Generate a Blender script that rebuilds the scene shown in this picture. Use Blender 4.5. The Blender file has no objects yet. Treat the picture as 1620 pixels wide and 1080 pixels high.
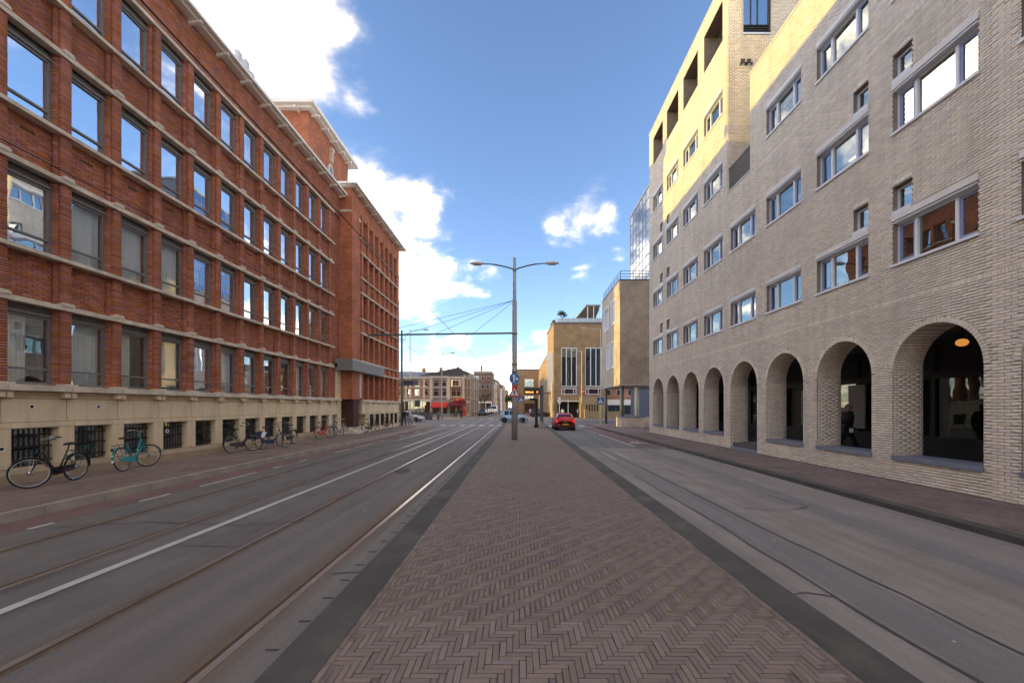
import bpy, bmesh, math, random
import numpy as np
from mathutils import Matrix, Vector, Euler
random.seed(7)
R = math.radians
S = 1.12                 # layout units -> metres (camera 1.96 m above the carriageway datum)
SC = bpy.context.scene
COL = SC.collection

# ------------------------------------------------------------------ camera
cd = bpy.data.cameras.new('camera'); cam = bpy.data.objects.new('camera', cd); COL.objects.link(cam)
cam.location = (0, 0, 1.75*S); cam.rotation_euler = (R(90), 0, 0)
cd.sensor_width = 36; cd.lens = 660/1620*36; cd.shift_x = -12/1620; cd.shift_y = 103/1620
cd.clip_start = 0.05; cd.clip_end = 3000
SC.camera = cam
SC.render.resolution_x = 1024; SC.render.resolution_y = 682

# ------------------------------------------------------------------ sky, clouds, sun
SUN_EL = math.atan(0.094); SUN_ROT = R(-91.2)
w = bpy.data.worlds.new('World'); SC.world = w; w.use_nodes = True
nt = w.node_tree; N = nt.nodes; Lk = nt.links
N.clear()
def nd(t, **k):
    n = N.new(t)
    for a, b in k.items(): setattr(n, a, b)
    return n
def mth(op, a, b=None, clamp=False):
    n = nd('ShaderNodeMath', operation=op, use_clamp=clamp)
    for i, v in enumerate((a, b)):
        if v is None: continue
        if isinstance(v, (int, float)): n.inputs[i].default_value = v
        else: Lk.new(v, n.inputs[i])
    return n.outputs[0]
def vmth(op, a, b):
    n = nd('ShaderNodeVectorMath', operation=op)
    for i, v in enumerate((a, b)):
        if isinstance(v, tuple): n.inputs[i].default_value = v
        else: Lk.new(v, n.inputs[i])
    return n
sky = nd('ShaderNodeTexSky', sky_type='NISHITA', sun_disc=False, sun_elevation=SUN_EL, sun_rotation=SUN_ROT,
         altitude=2500, air_density=1.0, dust_density=0.0, ozone_density=1.6)
tc = nd('ShaderNodeTexCoord')
D = tc.outputs['Generated']
sep = nd('ShaderNodeSeparateXYZ'); Lk.new(D, sep.inputs[0])
zz = mth('ADD', mth('MAXIMUM', sep.outputs[2], 0.0), 0.22)
cx = nd('ShaderNodeCombineXYZ')
Lk.new(mth('DIVIDE', sep.outputs[0], zz), cx.inputs[0]); Lk.new(mth('DIVIDE', sep.outputs[1], zz), cx.inputs[1])
n1 = nd('ShaderNodeTexNoise'); n1.inputs['Scale'].default_value = 2.6; n1.inputs['Detail'].default_value = 9
n1.inputs['Roughness'].default_value = .58; n1.inputs['Distortion'].default_value = .35
mp = nd('ShaderNodeMapping'); mp.inputs['Location'].default_value = (3.1, 1.7, 0); Lk.new(cx.outputs[0], mp.inputs[0]); Lk.new(mp.outputs[0], n1.inputs['Vector'])
n2 = nd('ShaderNodeTexNoise'); n2.inputs['Scale'].default_value = 6.5; n2.inputs['Detail'].default_value = 5
Lk.new(mp.outputs[0], n2.inputs['Vector'])
def dirof(x, y):
    v = Vector(((x-822)/660, 1, (643-y)/660)); v.normalize(); return tuple(v)
CL = [(400,45,.20,.34),(480,110,.14,.30),(540,230,.14,.25),(690,330,.10,.30),(350,140,.10,.26),(570,190,.15,.34),(610,270,.15,.46),(665,320,.12,.46),(705,400,.12,.40),(640,400,.12,.3),
      (850,158,.08,.62),(795,188,.06,.5),(823,264,.045,.62),(915,345,.11,.46),(955,380,.08,.46),(1000,320,.06,.3),(905,395,.08,.2),(880,300,.05,.25),
      (660,480,.09,.16),(715,548,.03,.2),(880,530,.05,.14),(600,120,.10,.12),(470,-40,.2,.2),(200,-60,.25,.25)]
wn = nd('ShaderNodeTexNoise'); wn.inputs['Scale'].default_value = 5.5; wn.inputs['Detail'].default_value = 4; Lk.new(D, wn.inputs['Vector'])
wv_ = vmth('SUBTRACT', wn.outputs['Color'], (.5,.5,.5)); ws = nd('ShaderNodeVectorMath', operation='SCALE'); Lk.new(wv_.outputs[0], ws.inputs[0]); ws.inputs['Scale'].default_value = .22
Dw = vmth('NORMALIZE', vmth('ADD', D, ws.outputs[0]).outputs[0], (0,0,0)).outputs[0]      # cloud outlines frayed by turbulence
mask = None
for (x, y, r, a) in CL:
    dp = vmth('DOT_PRODUCT', Dw, dirof(x, y)).outputs['Value']
    t = mth('SUBTRACT', dp, math.cos(r)); t = mth('DIVIDE', t, 1-math.cos(r)); t = mth('MAXIMUM', t, 0.0)
    t = mth('MULTIPLY', t, a); mask = t if mask is None else mth('MAXIMUM', mask, t)
hz = mth('MULTIPLY', mth('MAXIMUM', mth('SUBTRACT', 0.2, sep.outputs[2]), 0.0), 0.9)     # thicker cloud bank low over the roofs
clr = None
for (x, y, r, a) in [(840,40,.46,1.1),(960,170,.34,.8),(790,250,.20,.6),(720,150,.10,.4),(860,430,.12,.35),(1020,420,.25,.4),(770,470,.14,.4),(620,20,.16,.5),(600,500,.1,.2)]:
    dp = vmth('DOT_PRODUCT', Dw, dirof(x, y)).outputs['Value']
    t = mth('DIVIDE', mth('SUBTRACT', dp, math.cos(r)), 1-math.cos(r)); t = mth('MULTIPLY', mth('MAXIMUM', t, 0.0), a); clr = t if clr is None else mth('MAXIMUM', clr, t)
nse = mth('ADD', mth('MULTIPLY', mth('SUBTRACT', n1.outputs['Fac'], .5), 2.0), .76)
den = mth('SUBTRACT', mth('ADD', mth('ADD', nse, mask), hz), clr)
rmp = nd('ShaderNodeMapRange', interpolation_type='SMOOTHSTEP'); rmp.inputs['From Min'].default_value = .52; rmp.inputs['From Max'].default_value = 1.20
Lk.new(den, rmp.inputs['Value'])
cr = nd('ShaderNodeValToRGB'); cr.color_ramp.elements[0].position = .26; cr.color_ramp.elements[0].color = (.05,.052,.06,1)
cr.color_ramp.elements[1].position = .70; cr.color_ramp.elements[1].color = (1.0,.795,.56,1); Lk.new(n2.outputs['Fac'], cr.inputs[0])
tint = nd('ShaderNodeMix', data_type='RGBA', blend_type='MULTIPLY'); tint.inputs['Factor'].default_value = 1; Lk.new(sky.outputs[0], tint.inputs[6]); tint.inputs[7].default_value = (.80,.76,.84,1)
bg1 = nd('ShaderNodeBackground'); Lk.new(tint.outputs[2], bg1.inputs[0]); bg1.inputs[1].default_value = .05
bg2 = nd('ShaderNodeBackground'); Lk.new(cr.outputs[0], bg2.inputs[0]); bg2.inputs[1].default_value = .98
mxw = nd('ShaderNodeMixShader'); Lk.new(mth('MULTIPLY', mth('POWER', rmp.outputs[0], 3.0), .9), mxw.inputs[0]); Lk.new(bg1.outputs[0], mxw.inputs[1]); Lk.new(bg2.outputs[0], mxw.inputs[2])
ow = nd('ShaderNodeOutputWorld'); Lk.new(mxw.outputs[0], ow.inputs[0])
sl = bpy.data.lights.new('sun', 'SUN'); sl.energy = .33; sl.angle = R(.5); sl.color = (1, .68, .12)
so = bpy.data.objects.new('sun', sl); COL.objects.link(so)
so.rotation_euler = Vector((1, .02, -.094)).to_track_quat('-Z', 'Y').to_euler(); so.location = (-60, 20, 60)
vs = SC.view_settings; vs.view_transform = 'Standard'; vs.look = 'None'; vs.gamma = 1; vs.use_curve_mapping = False; vs.exposure = 3.8

# ------------------------------------------------------------------ materials
MATS = {}
def mat(name, col, rough=.8, var=.18, scale=6., bump=0., metal=0., island=0., fine=60., spec=.35, streak=0., emit=None, estr=0., stain=None, stretch=None):
    if name in MATS: return MATS[name]
    m = bpy.data.materials.new(name); MATS[name] = m; m.use_nodes = True
    t = m.node_tree; b = t.nodes['Principled BSDF']
    b.inputs['Roughness'].default_value = rough; b.inputs['Metallic'].default_value = metal
    b.inputs['Specular IOR Level'].default_value = spec
    if emit: b.inputs['Emission Color'].default_value = (*emit, 1); b.inputs['Emission Strength'].default_value = estr
    co = t.nodes.new('ShaderNodeTexCoord'); oc = co.outputs['Object']
    if stretch:
        mpp = t.nodes.new('ShaderNodeMapping'); mpp.inputs['Scale'].default_value = stretch; t.links.new(oc, mpp.inputs[0]); oc = mpp.outputs[0]
    a = t.nodes.new('ShaderNodeTexNoise'); a.inputs['Scale'].default_value = scale; a.inputs['Detail'].default_value = 6; t.links.new(oc, a.inputs['Vector'])
    f = t.nodes.new('ShaderNodeTexNoise'); f.inputs['Scale'].default_value = fine; f.inputs['Detail'].default_value = 3; t.links.new(oc, f.inputs['Vector'])
    def M(op, x, y):
        n = t.nodes.new('ShaderNodeMath'); n.operation = op
        for i, v in enumerate((x, y)):
            if isinstance(v, (int, float)): n.inputs[i].default_value = v
            else: t.links.new(v, n.inputs[i])
        return n.outputs[0]
    v = M('ADD', M('MULTIPLY', M('SUBTRACT', a.outputs['Fac'], .5), 2*var*1.6), M('MULTIPLY', M('SUBTRACT', f.outputs['Fac'], .5), var*1.4))
    v = M('ADD', v, 1.0)
    if island:
        g = t.nodes.new('ShaderNodeNewGeometry'); oi = t.nodes.new('ShaderNodeObjectInfo')
        rr = M('FRACT', M('ADD', g.outputs['Random Per Island'], oi.outputs['Random']), 0)
        v = M('MULTIPLY', v, M('ADD', M('MULTIPLY', rr, 2*island), 1-island))
    h = t.nodes.new('ShaderNodeHueSaturation'); h.inputs['Color'].default_value = (*col, 1); t.links.new(v, h.inputs['Value'])
    out = h.outputs[0]
    if island:
        rr2 = M('FRACT', M('MULTIPLY', rr, 7.31), 0)
        t.links.new(M('ADD', M('MULTIPLY', rr2, .024), .488), h.inputs['Hue'])
        t.links.new(M('ADD', M('MULTIPLY', rr2, .3), .85), h.inputs['Saturation'])
    if streak:
        mq = t.nodes.new('ShaderNodeMapping'); mq.inputs['Scale'].default_value = (2.2,2.2,.16); t.links.new(co.outputs['Object'], mq.inputs[0])
        sq = t.nodes.new('ShaderNodeTexNoise'); sq.inputs['Scale'].default_value = 1.5; sq.inputs['Detail'].default_value = 6; t.links.new(mq.outputs[0], sq.inputs['Vector'])
        sr2 = t.nodes.new('ShaderNodeMapRange'); sr2.inputs['From Min'].default_value = .45; sr2.inputs['From Max'].default_value = .75; sr2.inputs['To Min'].default_value = 1; sr2.inputs['To Max'].default_value = 1-streak; t.links.new(sq.outputs['Fac'], sr2.inputs['Value'])
        hq = t.nodes.new('ShaderNodeHueSaturation'); t.links.new(out, hq.inputs['Color']); t.links.new(sr2.outputs[0], hq.inputs['Value']); out = hq.outputs[0]
    if stain:
        sn = t.nodes.new('ShaderNodeTexNoise'); sn.inputs['Scale'].default_value = stain[1]; sn.inputs['Detail'].default_value = 4; t.links.new(oc, sn.inputs['Vector'])
        sr = t.nodes.new('ShaderNodeMapRange'); sr.inputs['From Min'].default_value = .52; sr.inputs['From Max'].default_value = .72; t.links.new(sn.outputs['Fac'], sr.inputs['Value'])
        mx = t.nodes.new('ShaderNodeMix'); mx.data_type = 'RGBA'; t.links.new(M('MULTIPLY', sr.outputs[0], stain[2]), mx.inputs['Factor']); t.links.new(out, mx.inputs[6]); mx.inputs[7].default_value = (*stain[0], 1)
        out = mx.outputs[2]
    t.links.new(out, b.inputs['Base Color'])
    if bump:
        bp = t.nodes.new('ShaderNodeBump'); bp.inputs['Strength'].default_value = bump; bp.inputs['Distance'].default_value = .02
        t.links.new(f.outputs['Fac'], bp.inputs['Height']); t.links.new(bp.outputs[0], b.inputs['Normal'])
    return m
def brickmat(name, col, mortar, L=.22, h=.062, joint=.012, rough=.85, flat=False, offset=.5, var=.25, bump=.5):
    """procedural running bond for walls too far off to pick out bricks; flat=True lays it on the ground"""
    if name in MATS: return MATS[name]
    m = bpy.data.materials.new(name); MATS[name] = m; m.use_nodes = True
    t = m.node_tree; b = t.nodes['Principled BSDF']; b.inputs['Roughness'].default_value = rough; b.inputs['Specular IOR Level'].default_value = .3
    co = t.nodes.new('ShaderNodeTexCoord'); s = t.nodes.new('ShaderNodeSeparateXYZ'); t.links.new(co.outputs['Object'], s.inputs[0])
    c = t.nodes.new('ShaderNodeCombineXYZ')
    if flat: t.links.new(s.outputs[1], c.inputs[0]); t.links.new(s.outputs[0], c.inputs[1])
    else:
        ad = t.nodes.new('ShaderNodeMath'); t.links.new(s.outputs[0], ad.inputs[0]); t.links.new(s.outputs[1], ad.inputs[1])
        t.links.new(ad.outputs[0], c.inputs[0]); t.links.new(s.outputs[2], c.inputs[1])
    br = t.nodes.new('ShaderNodeTexBrick'); br.offset = offset; t.links.new(c.outputs[0], br.inputs['Vector'])
    br.inputs['Scale'].default_value = 1; br.inputs['Brick Width'].default_value = L; br.inputs['Row Height'].default_value = h
    br.inputs['Mortar Size'].default_value = joint*.5; br.inputs['Mortar Smooth'].default_value = .2
    k = 1-var
    br.inputs['Color1'].default_value = (col[0]*k, col[1]*k, col[2]*k, 1); br.inputs['Color2'].default_value = (min(1,col[0]*(2-k)), min(1,col[1]*(2-k)), min(1,col[2]*(2-k)), 1)
    br.inputs['Mortar'].default_value = (*mortar, 1)
    a = t.nodes.new('ShaderNodeTexNoise'); a.inputs['Scale'].default_value = .9; a.inputs['Detail'].default_value = 7; t.links.new(co.outputs['Object'], a.inputs['Vector'])
    mr = t.nodes.new('ShaderNodeMapRange'); mr.inputs['From Min'].default_value = .3; mr.inputs['From Max'].default_value = .7; mr.inputs['To Min'].default_value = .8; mr.inputs['To Max'].default_value = 1.2
    t.links.new(a.outputs['Fac'], mr.inputs['Value'])
    hs = t.nodes.new('ShaderNodeHueSaturation'); t.links.new(br.outputs['Color'], hs.inputs['Color']); t.links.new(mr.outputs[0], hs.inputs['Value'])
    t.links.new(hs.outputs[0], b.inputs['Base Color'])
    bp = t.nodes.new('ShaderNodeBump'); bp.invert = True; bp.inputs['Strength'].default_value = bump; bp.inputs['Distance'].default_value = .01
    t.links.new(br.outputs['Fac'], bp.inputs['Height']); t.links.new(bp.outputs[0], b.inputs['Normal'])
    return m
def glassmat(name, tint=(.9,.95,1), refl=.5, rough=.01, clear=(.75,.8,.8)):
    if name in MATS: return MATS[name]
    m = bpy.data.materials.new(name); MATS[name] = m; m.use_nodes = True
    t = m.node_tree; t.nodes.clear()
    g = t.nodes.new('ShaderNodeBsdfGlossy'); g.inputs['Color'].default_value = (*tint, 1); g.inputs['Roughness'].default_value = rough
    tr = t.nodes.new('ShaderNodeBsdfTransparent'); tr.inputs[0].default_value = (*clear,1)
    lw = t.nodes.new('ShaderNodeLayerWeight'); lw.inputs[0].default_value = .5; fr = t.nodes.new('ShaderNodeMath'); fr.operation = 'POWER'; fr.inputs[1].default_value = 4.; t.links.new(lw.outputs['Facing'], fr.inputs[0])
    mr = t.nodes.new('ShaderNodeMapRange'); mr.inputs['To Min'].default_value = refl; mr.inputs['To Max'].default_value = 1; t.links.new(fr.outputs[0], mr.inputs['Value'])
    mx = t.nodes.new('ShaderNodeMixShader'); t.links.new(mr.outputs[0], mx.inputs[0]); t.links.new(tr.outputs[0], mx.inputs[1]); t.links.new(g.outputs[0], mx.inputs[2])
    # faint waviness of real panes
    tcx = t.nodes.new('ShaderNodeTexCoord'); nn = t.nodes.new('ShaderNodeTexNoise'); nn.inputs['Scale'].default_value = 1.3; nn.inputs['Detail'].default_value = 1; t.links.new(tcx.outputs['Object'], nn.inputs['Vector'])
    bp = t.nodes.new('ShaderNodeBump'); bp.inputs['Strength'].default_value = .06; bp.inputs['Distance'].default_value = .05; t.links.new(nn.outputs['Fac'], bp.inputs['Height']); t.links.new(bp.outputs[0], g.inputs['Normal'])
    o = t.nodes.new('ShaderNodeOutputMaterial'); t.links.new(mx.outputs[0], o.inputs[0])
    return m

RED = mat('red_brick', (.44,.165,.097), .85, .18, 1.3, .25, streak=.3, island=.22, fine=70, stain=((.36,.14,.08), .5, .45))
REDM = mat('red_mortar', (.11,.055,.038), .95, .2, 4)
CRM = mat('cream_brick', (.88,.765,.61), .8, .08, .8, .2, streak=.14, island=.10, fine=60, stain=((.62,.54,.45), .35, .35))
CRMM = mat('cream_mortar', (.30,.24,.19), .95, .15, 4)
SANDST = mat('sandstone', (.76,.61,.40), .85, .14, 1.6, .3, streak=.3, fine=35, stain=((.50,.39,.25), 1.1, .45))
BANDST = mat('band_stone', (.66,.57,.44), .85, .16, 2.2, .3, streak=.35, fine=40, stain=((.38,.32,.24), 1.6, .5))
JOINT = mat('stone_joint', (.14,.11,.08), .95)
GREYF = mat('grey_window_frame', (.20,.195,.185), .5, .06)
WHITEF = mat('white_frame', (.80,.80,.79), .45, .04)
BLUEF = mat('blue_grey_sash', (.30,.33,.47), .45, .05)
WHITEP = mat('white_fascia', (.80,.77,.70), .6, .06, 2)
DARK = mat('dark_interior', (.018,.017,.016), .9)
ROOM = mat('room_interior', (.06,.058,.055), .9, .3, .8)
CURT = mat('net_curtain', (.78,.77,.71), .9, .08, 3)
IRON = mat('black_iron', (.025,.025,.028), .5, .1, metal=.3)
BLUESTONE = mat('bluestone', (.21,.225,.27), .55, .12, 2, .2, fine=50)
GL = glassmat('window_glass', (.92,.96,1), .66)
GLD = glassmat('dark_glass', (.50,.545,.535), .50)
GLC = glassmat('curtained_glass', (.85,.9,.92), .16, clear=(.97,.98,.97))
ZINC = mat('zinc', (.30,.32,.35), .45, .1, metal=.6)
GALV = mat('galvanised_steel', (.36,.36,.33), .55, .12, 3, metal=.25, stain=((.30,.27,.19), 2, .5))
YPOLE = mat('cream_pole', (.60,.55,.38), .5, .08)  # one even yellowish cream over the whole pole
BLACKP = mat('black_plastic', (.02,.02,.022), .5, .1)
RUBBER = mat('rubber', (.025,.024,.023), .9, .15)
CHROME = mat('chrome', (.62,.62,.62), .25, .05, metal=1)
DKMET = mat('dark_grey_metal', (.10,.105,.115), .5, .08, metal=.2)
WMARK = mat('road_paint', (.60,.575,.51), .7, .15, 3, .1, stain=((.33,.31,.28), 6, .65))

# ------------------------------------------------------------------ mesh helpers
class MB:
    def __init__(s, k=S): s.v = []; s.f = []; s.k = k
    def add(s, vs, fs):
        o = len(s.v); s.v += [tuple(p) for p in vs]; s.f += [tuple(i+o for i in f) for f in fs]; return s
    def box(s, x0, x1, y0, y1, z0, z1):
        if x0 > x1: x0, x1 = x1, x0
        if y0 > y1: y0, y1 = y1, y0
        return s.add([(x0,y0,z0),(x1,y0,z0),(x1,y1,z0),(x0,y1,z0),(x0,y0,z1),(x1,y0,z1),(x1,y1,z1),(x0,y1,z1)],
              [(0,3,2,1),(4,5,6,7),(0,1,5,4),(1,2,6,5),(2,3,7,6),(3,0,4,7)])
    def quad(s, a, b, c, d): return s.add([a,b,c,d], [(0,1,2,3)])
    def poly(s, pts): return s.add(pts, [tuple(range(len(pts)))])
    def prism(s, pts, a, b, ax='z'):
        """pts 2D polygon extruded from a to b along ax"""
        n = len(pts)
        def mk(p, t): return {'z': (p[0],p[1],t), 'y': (p[0],t,p[1]), 'x': (t,p[0],p[1])}[ax]
        vs = [mk(p,a) for p in pts]+[mk(p,b) for p in pts]
        fs = [tuple(range(n))[::-1], tuple(range(n,2*n))]+[(i,(i+1)%n,n+(i+1)%n,n+i) for i in range(n)]
        return s.add(vs, fs)
    def tube(s, pts, r, n=8, cap=True):
        pts = [Vector(p) for p in pts]; rs = r if isinstance(r, (list, tuple)) else [r]*len(pts)
        o = len(s.v); prev = None
        for i, p in enumerate(pts):
            d = (pts[min(i+1,len(pts)-1)]-pts[max(i-1,0)]).normalized()
            if prev is None:
                a = Vector((0,0,1)) if abs(d.z) < .9 else Vector((1,0,0)); u = d.cross(a).normalized()
            else: u = (prev-d*prev.dot(d)).normalized()
            prev = u; v = d.cross(u)
            for k in range(n):
                t = 2*math.pi*k/n; s.v.append(tuple(p+(u*math.cos(t)+v*math.sin(t))*rs[i]))
        for i in range(len(pts)-1):
            for k in range(n):
                s.f.append((o+i*n+k, o+i*n+(k+1)%n, o+(i+1)*n+(k+1)%n, o+(i+1)*n+k))
        if cap: s.f.append(tuple(o+k for k in range(n))[::-1]); s.f.append(tuple(o+(len(pts)-1)*n+k for k in range(n)))
        return s
    def torus(s, c, R_, r, ax='x', n=36, m=8, flat=1.):
        o = len(s.v)
        for i in range(n):
            t = 2*math.pi*i/n
            for j in range(m):
                q = 2*math.pi*j/m; rr = R_+r*math.cos(q); h = r*math.sin(q)*flat
                a, b = rr*math.cos(t), rr*math.sin(t)
                s.v.append({'x': (c[0]+h,c[1]+a,c[2]+b), 'y': (c[0]+a,c[1]+h,c[2]+b), 'z': (c[0]+a,c[1]+b,c[2]+h)}[ax])
        for i in range(n):
            for j in range(m):
                s.f.append((o+i*m+j, o+((i+1)%n)*m+j, o+((i+1)%n)*m+(j+1)%m, o+i*m+(j+1)%m))
        return s
    def ball(s, c, r, n=12, m=8):
        r = r if isinstance(r, tuple) else (r,r,r); o = len(s.v)
        s.v.append((c[0],c[1],c[2]+r[2]))
        for i in range(1, m):
            a = math.pi*i/m
            for k in range(n):
                t = 2*math.pi*k/n; s.v.append((c[0]+r[0]*math.sin(a)*math.cos(t), c[1]+r[1]*math.sin(a)*math.sin(t), c[2]+r[2]*math.cos(a)))
        s.v.append((c[0],c[1],c[2]-r[2])); e = len(s.v)-1
        for k in range(n):
            s.f.append((o, o+1+k, o+1+(k+1)%n)); s.f.append((e, e-n+(k+1)%n, e-n+k))
            for i in range(m-2): s.f.append((o+1+i*n+k, o+1+(i+1)*n+k, o+1+(i+1)*n+(k+1)%n, o+1+i*n+(k+1)%n))
        return s
    def mesh(s, name, m, smooth=False):
        me = bpy.data.meshes.new(name)
        me.from_pydata([(a*s.k,b*s.k,c*s.k) for a,b,c in s.v], [], s.f)
        if smooth:
            me.polygons.foreach_set('use_smooth', [True]*len(me.polygons))
        ml = m if isinstance(m, (list, tuple)) else [m]
        for x in ml: me.materials.append(x)
        me.update(); return me
    def build(s, name, m, parent=None, smooth=False, loc=(0,0,0), kind=None):
        return put(name, s.mesh(name, m, smooth), parent, loc, kind)
WL = {}
def put(name, me, parent=None, loc=(0,0,0), kind=None):
    """link an object at a world location (metres); parents here carry no rotation"""
    o = bpy.data.objects.new(name, me); COL.objects.link(o); o.location = loc; WL[o] = Vector(loc)
    if parent is not None:
        o.parent = parent; o.matrix_parent_inverse = Matrix.Translation(-WL[parent])
    if kind: o['kind'] = kind
    return o
def P(x, y, z): return (x*S, y*S, z*S)
def thing(name, label, cat, loc=(0,0,0), group=None, rotz=0):
    o = bpy.data.objects.new(name, None); COL.objects.link(o); o.location = loc; WL[o] = Vector(loc)
    o.empty_display_size = .2; o.rotation_euler.z = rotz
    return tag(o, label, cat, group)
def tag(o, label, cat, group=None):
    o['label'] = label; o['category'] = cat
    if group: o['group'] = group
    return o
def child(name, mb, m, parent, smooth=False):
    """part in the local space of its parent (which may be rotated)"""
    o = bpy.data.objects.new(name, mb.mesh(name, m, smooth)); COL.objects.link(o); o.parent = parent; return o
def copy_tree(o, parent=None):
    c = o.copy(); COL.objects.link(c); c.parent = parent
    for ch in list(o.children): copy_tree(ch, c)
    return c

# bricks: arrays of axis-aligned blocks
BF = np.array([(0,3,2,1),(4,5,6,7),(0,1,5,4),(1,2,6,5),(2,3,7,6),(3,0,4,7)])
def boxes_mesh(name, bx, m, jitter=0.):
    """bx: (n,6) x0,x1,y0,y1,z0,z1 in layout units -> one mesh"""
    b = np.array(bx, dtype=np.float64)*S; n = len(b)
    vs = np.empty((n,8,3))
    ix = [(0,2,4),(1,2,4),(1,3,4),(0,3,4),(0,2,5),(1,2,5),(1,3,5),(0,3,5)]
    for i, (a,c,d) in enumerate(ix): vs[:,i,0] = b[:,a]; vs[:,i,1] = b[:,c]; vs[:,i,2] = b[:,d]
    fs = (BF[None,:,:]+np.arange(n)[:,None,None]*8).reshape(-1)
    me = bpy.data.meshes.new(name); me.vertices.add(n*8); me.vertices.foreach_set('co', vs.reshape(-1))
    me.loops.add(n*24); me.loops.foreach_set('vertex_index', fs.astype(np.int32))
    me.polygons.add(n*6); me.polygons.foreach_set('loop_start', np.arange(0, n*24, 4, dtype=np.int32)); me.polygons.foreach_set('loop_total', np.full(n*6, 4, dtype=np.int32))
    me.materials.append(m); me.update(calc_edges=True); return me
def cut(iv, a, b):
    out = []
    for (p, q) in iv:
        if b <= p or a >= q: out.append((p, q)); continue
        if a > p: out.append((p, a))
        if b < q: out.append((b, q))
    return out
def courses(u0, u1, z0, z1, holes, L, h, j, rnd=0.):
    """running bond bricks (ua,ub,za,zb,full) in a rectangle minus holes; a hole is (ua,ub,za,zb) or a function z->(ua,ub)|None"""
    res = []; k0 = int(math.floor(z0/h)); k1 = int(math.ceil(z1/h))
    for k in range(k0, k1):
        za = max(k*h, z0); zb = min(k*h+h-j, z1)
        if zb-za < .012: continue
        zm = (za+zb)/2; iv = [(u0, u1)]
        for H in holes:
            if callable(H):
                r = H(zm)
                if r: iv = cut(iv, *r)
            elif H[2] < zm < H[3]: iv = cut(iv, H[0], H[1])
        ph = (k % 2)*L/2+random.uniform(-rnd, rnd)
        for (a, b) in iv:
            i0 = int(math.floor((a-ph)/L))
            while True:
                p = i0*L+ph; i0 += 1
                if p >= b: break
                ua = max(p, a); ub = min(p+L-j, b)
                if ub-ua < .02: continue
                res.append((ua, ub, za, zb, abs((ub-ua)-(L-j)) < 1e-6 and abs(zb-za-(h-j)) < 1e-6))
    return res

# ================================================================== GROUND
def sheet(name, x0, x1, y0, y1, z, m, parent=None, kind=None, cell=0):
    b = MB(); b.quad((x0,y0,z),(x1,y0,z),(x1,y1,z),(x0,y1,z)); return b.build(name, m, parent, kind=kind)
def slab(name, x0, x1, y0, y1, z0, z1, m, parent=None, kind=None):
    b = MB(); b.box(x0,x1,y0,y1,z0,z1); return b.build(name, m, parent, kind=kind)
def asphalt(name, base, patches=(), new_from=None, newcol=None, gutter=None, tracks=()):
    """asphalt whose repair strips, worn tracks and newer stretch are its own colours; x,y in layout units"""
    m = mat(name, base, .82, .2, 1.2, .35, fine=160)
    t = m.node_tree; b = t.nodes['Principled BSDF']; src = b.inputs['Base Color'].links[0].from_socket
    co = t.nodes.new('ShaderNodeTexCoord'); s = t.nodes.new('ShaderNodeSeparateXYZ'); t.links.new(co.outputs['Object'], s.inputs[0])
    nz = t.nodes.new('ShaderNodeTexNoise'); nz.inputs['Scale'].default_value = .7; nz.inputs['Detail'].default_value = 5; t.links.new(co.outputs['Object'], nz.inputs['Vector'])
    gr = t.nodes.new('ShaderNodeTexNoise'); gr.inputs['Scale'].default_value = 220; gr.inputs['Detail'].default_value = 2; t.links.new(co.outputs['Object'], gr.inputs['Vector'])
    def M(op, x, y, cl=False):
        n = t.nodes.new('ShaderNodeMath'); n.operation = op; n.use_clamp = cl
        for i, v in enumerate((x, y)):
            if isinstance(v, (int, float)): n.inputs[i].default_value = v
            else: t.links.new(v, n.inputs[i])
        return n.outputs[0]
    def mixc(fac, a, c):
        n = t.nodes.new('ShaderNodeMix'); n.data_type = 'RGBA'; t.links.new(fac, n.inputs['Factor']); t.links.new(a, n.inputs[6])
        if isinstance(c, tuple): n.inputs[7].default_value = (*c, 1)
        else: t.links.new(c, n.inputs[7])
        return n.outputs[2]
    X = M('ADD', s.outputs[0], M('MULTIPLY', M('SUBTRACT', nz.outputs['Fac'], .5), .14)); Y = s.outputs[1]
    def band(v, a, c, soft): return M('MULTIPLY', M('DIVIDE', M('SUBTRACT', v, a), soft, True), M('DIVIDE', M('SUBTRACT', c, v), soft, True))
    for (x0, x1, col, f, soft) in patches:
        src = mixc(M('MULTIPLY', band(X, x0*S, x1*S, soft), f), src, col)
    if new_from:
        src = mixc(M('DIVIDE', M('SUBTRACT', M('ADD', Y, M('MULTIPLY', s.outputs[0], .35)), new_from*S), .25, True), src, newcol)
    md_ = t.nodes.new('ShaderNodeTexNoise'); md_.inputs['Scale'].default_value = 34; md_.inputs['Detail'].default_value = 4; md_.inputs['Roughness'].default_value = .7; t.links.new(co.outputs['Object'], md_.inputs['Vector'])
    mpp = t.nodes.new('ShaderNodeMapping'); mpp.inputs['Scale'].default_value = (2.4,.10,1); t.links.new(co.outputs['Object'], mpp.inputs[0])
    tr_ = t.nodes.new('ShaderNodeTexNoise'); tr_.inputs['Scale'].default_value = 1.6; tr_.inputs['Detail'].default_value = 5; t.links.new(mpp.outputs[0], tr_.inputs['Vector'])
    g = M('ADD', M('MULTIPLY', M('SUBTRACT', gr.outputs['Fac'], .5), 1.0), 1.0)
    g = M('ADD', g, M('ADD', M('MULTIPLY', M('SUBTRACT', md_.outputs['Fac'], .5), .55), M('MULTIPLY', M('SUBTRACT', tr_.outputs['Fac'], .5), .7)))
    h = t.nodes.new('ShaderNodeHueSaturation'); t.links.new(src, h.inputs['Color']); t.links.new(g, h.inputs['Value']); t.links.new(h.outputs[0], b.inputs['Base Color'])
    return m
PAVE = brickmat('street_pavers', (0.226,0.168,0.140), (0.117,0.094,0.078), .21, .075, .01, flat=True, var=.18)
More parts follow.
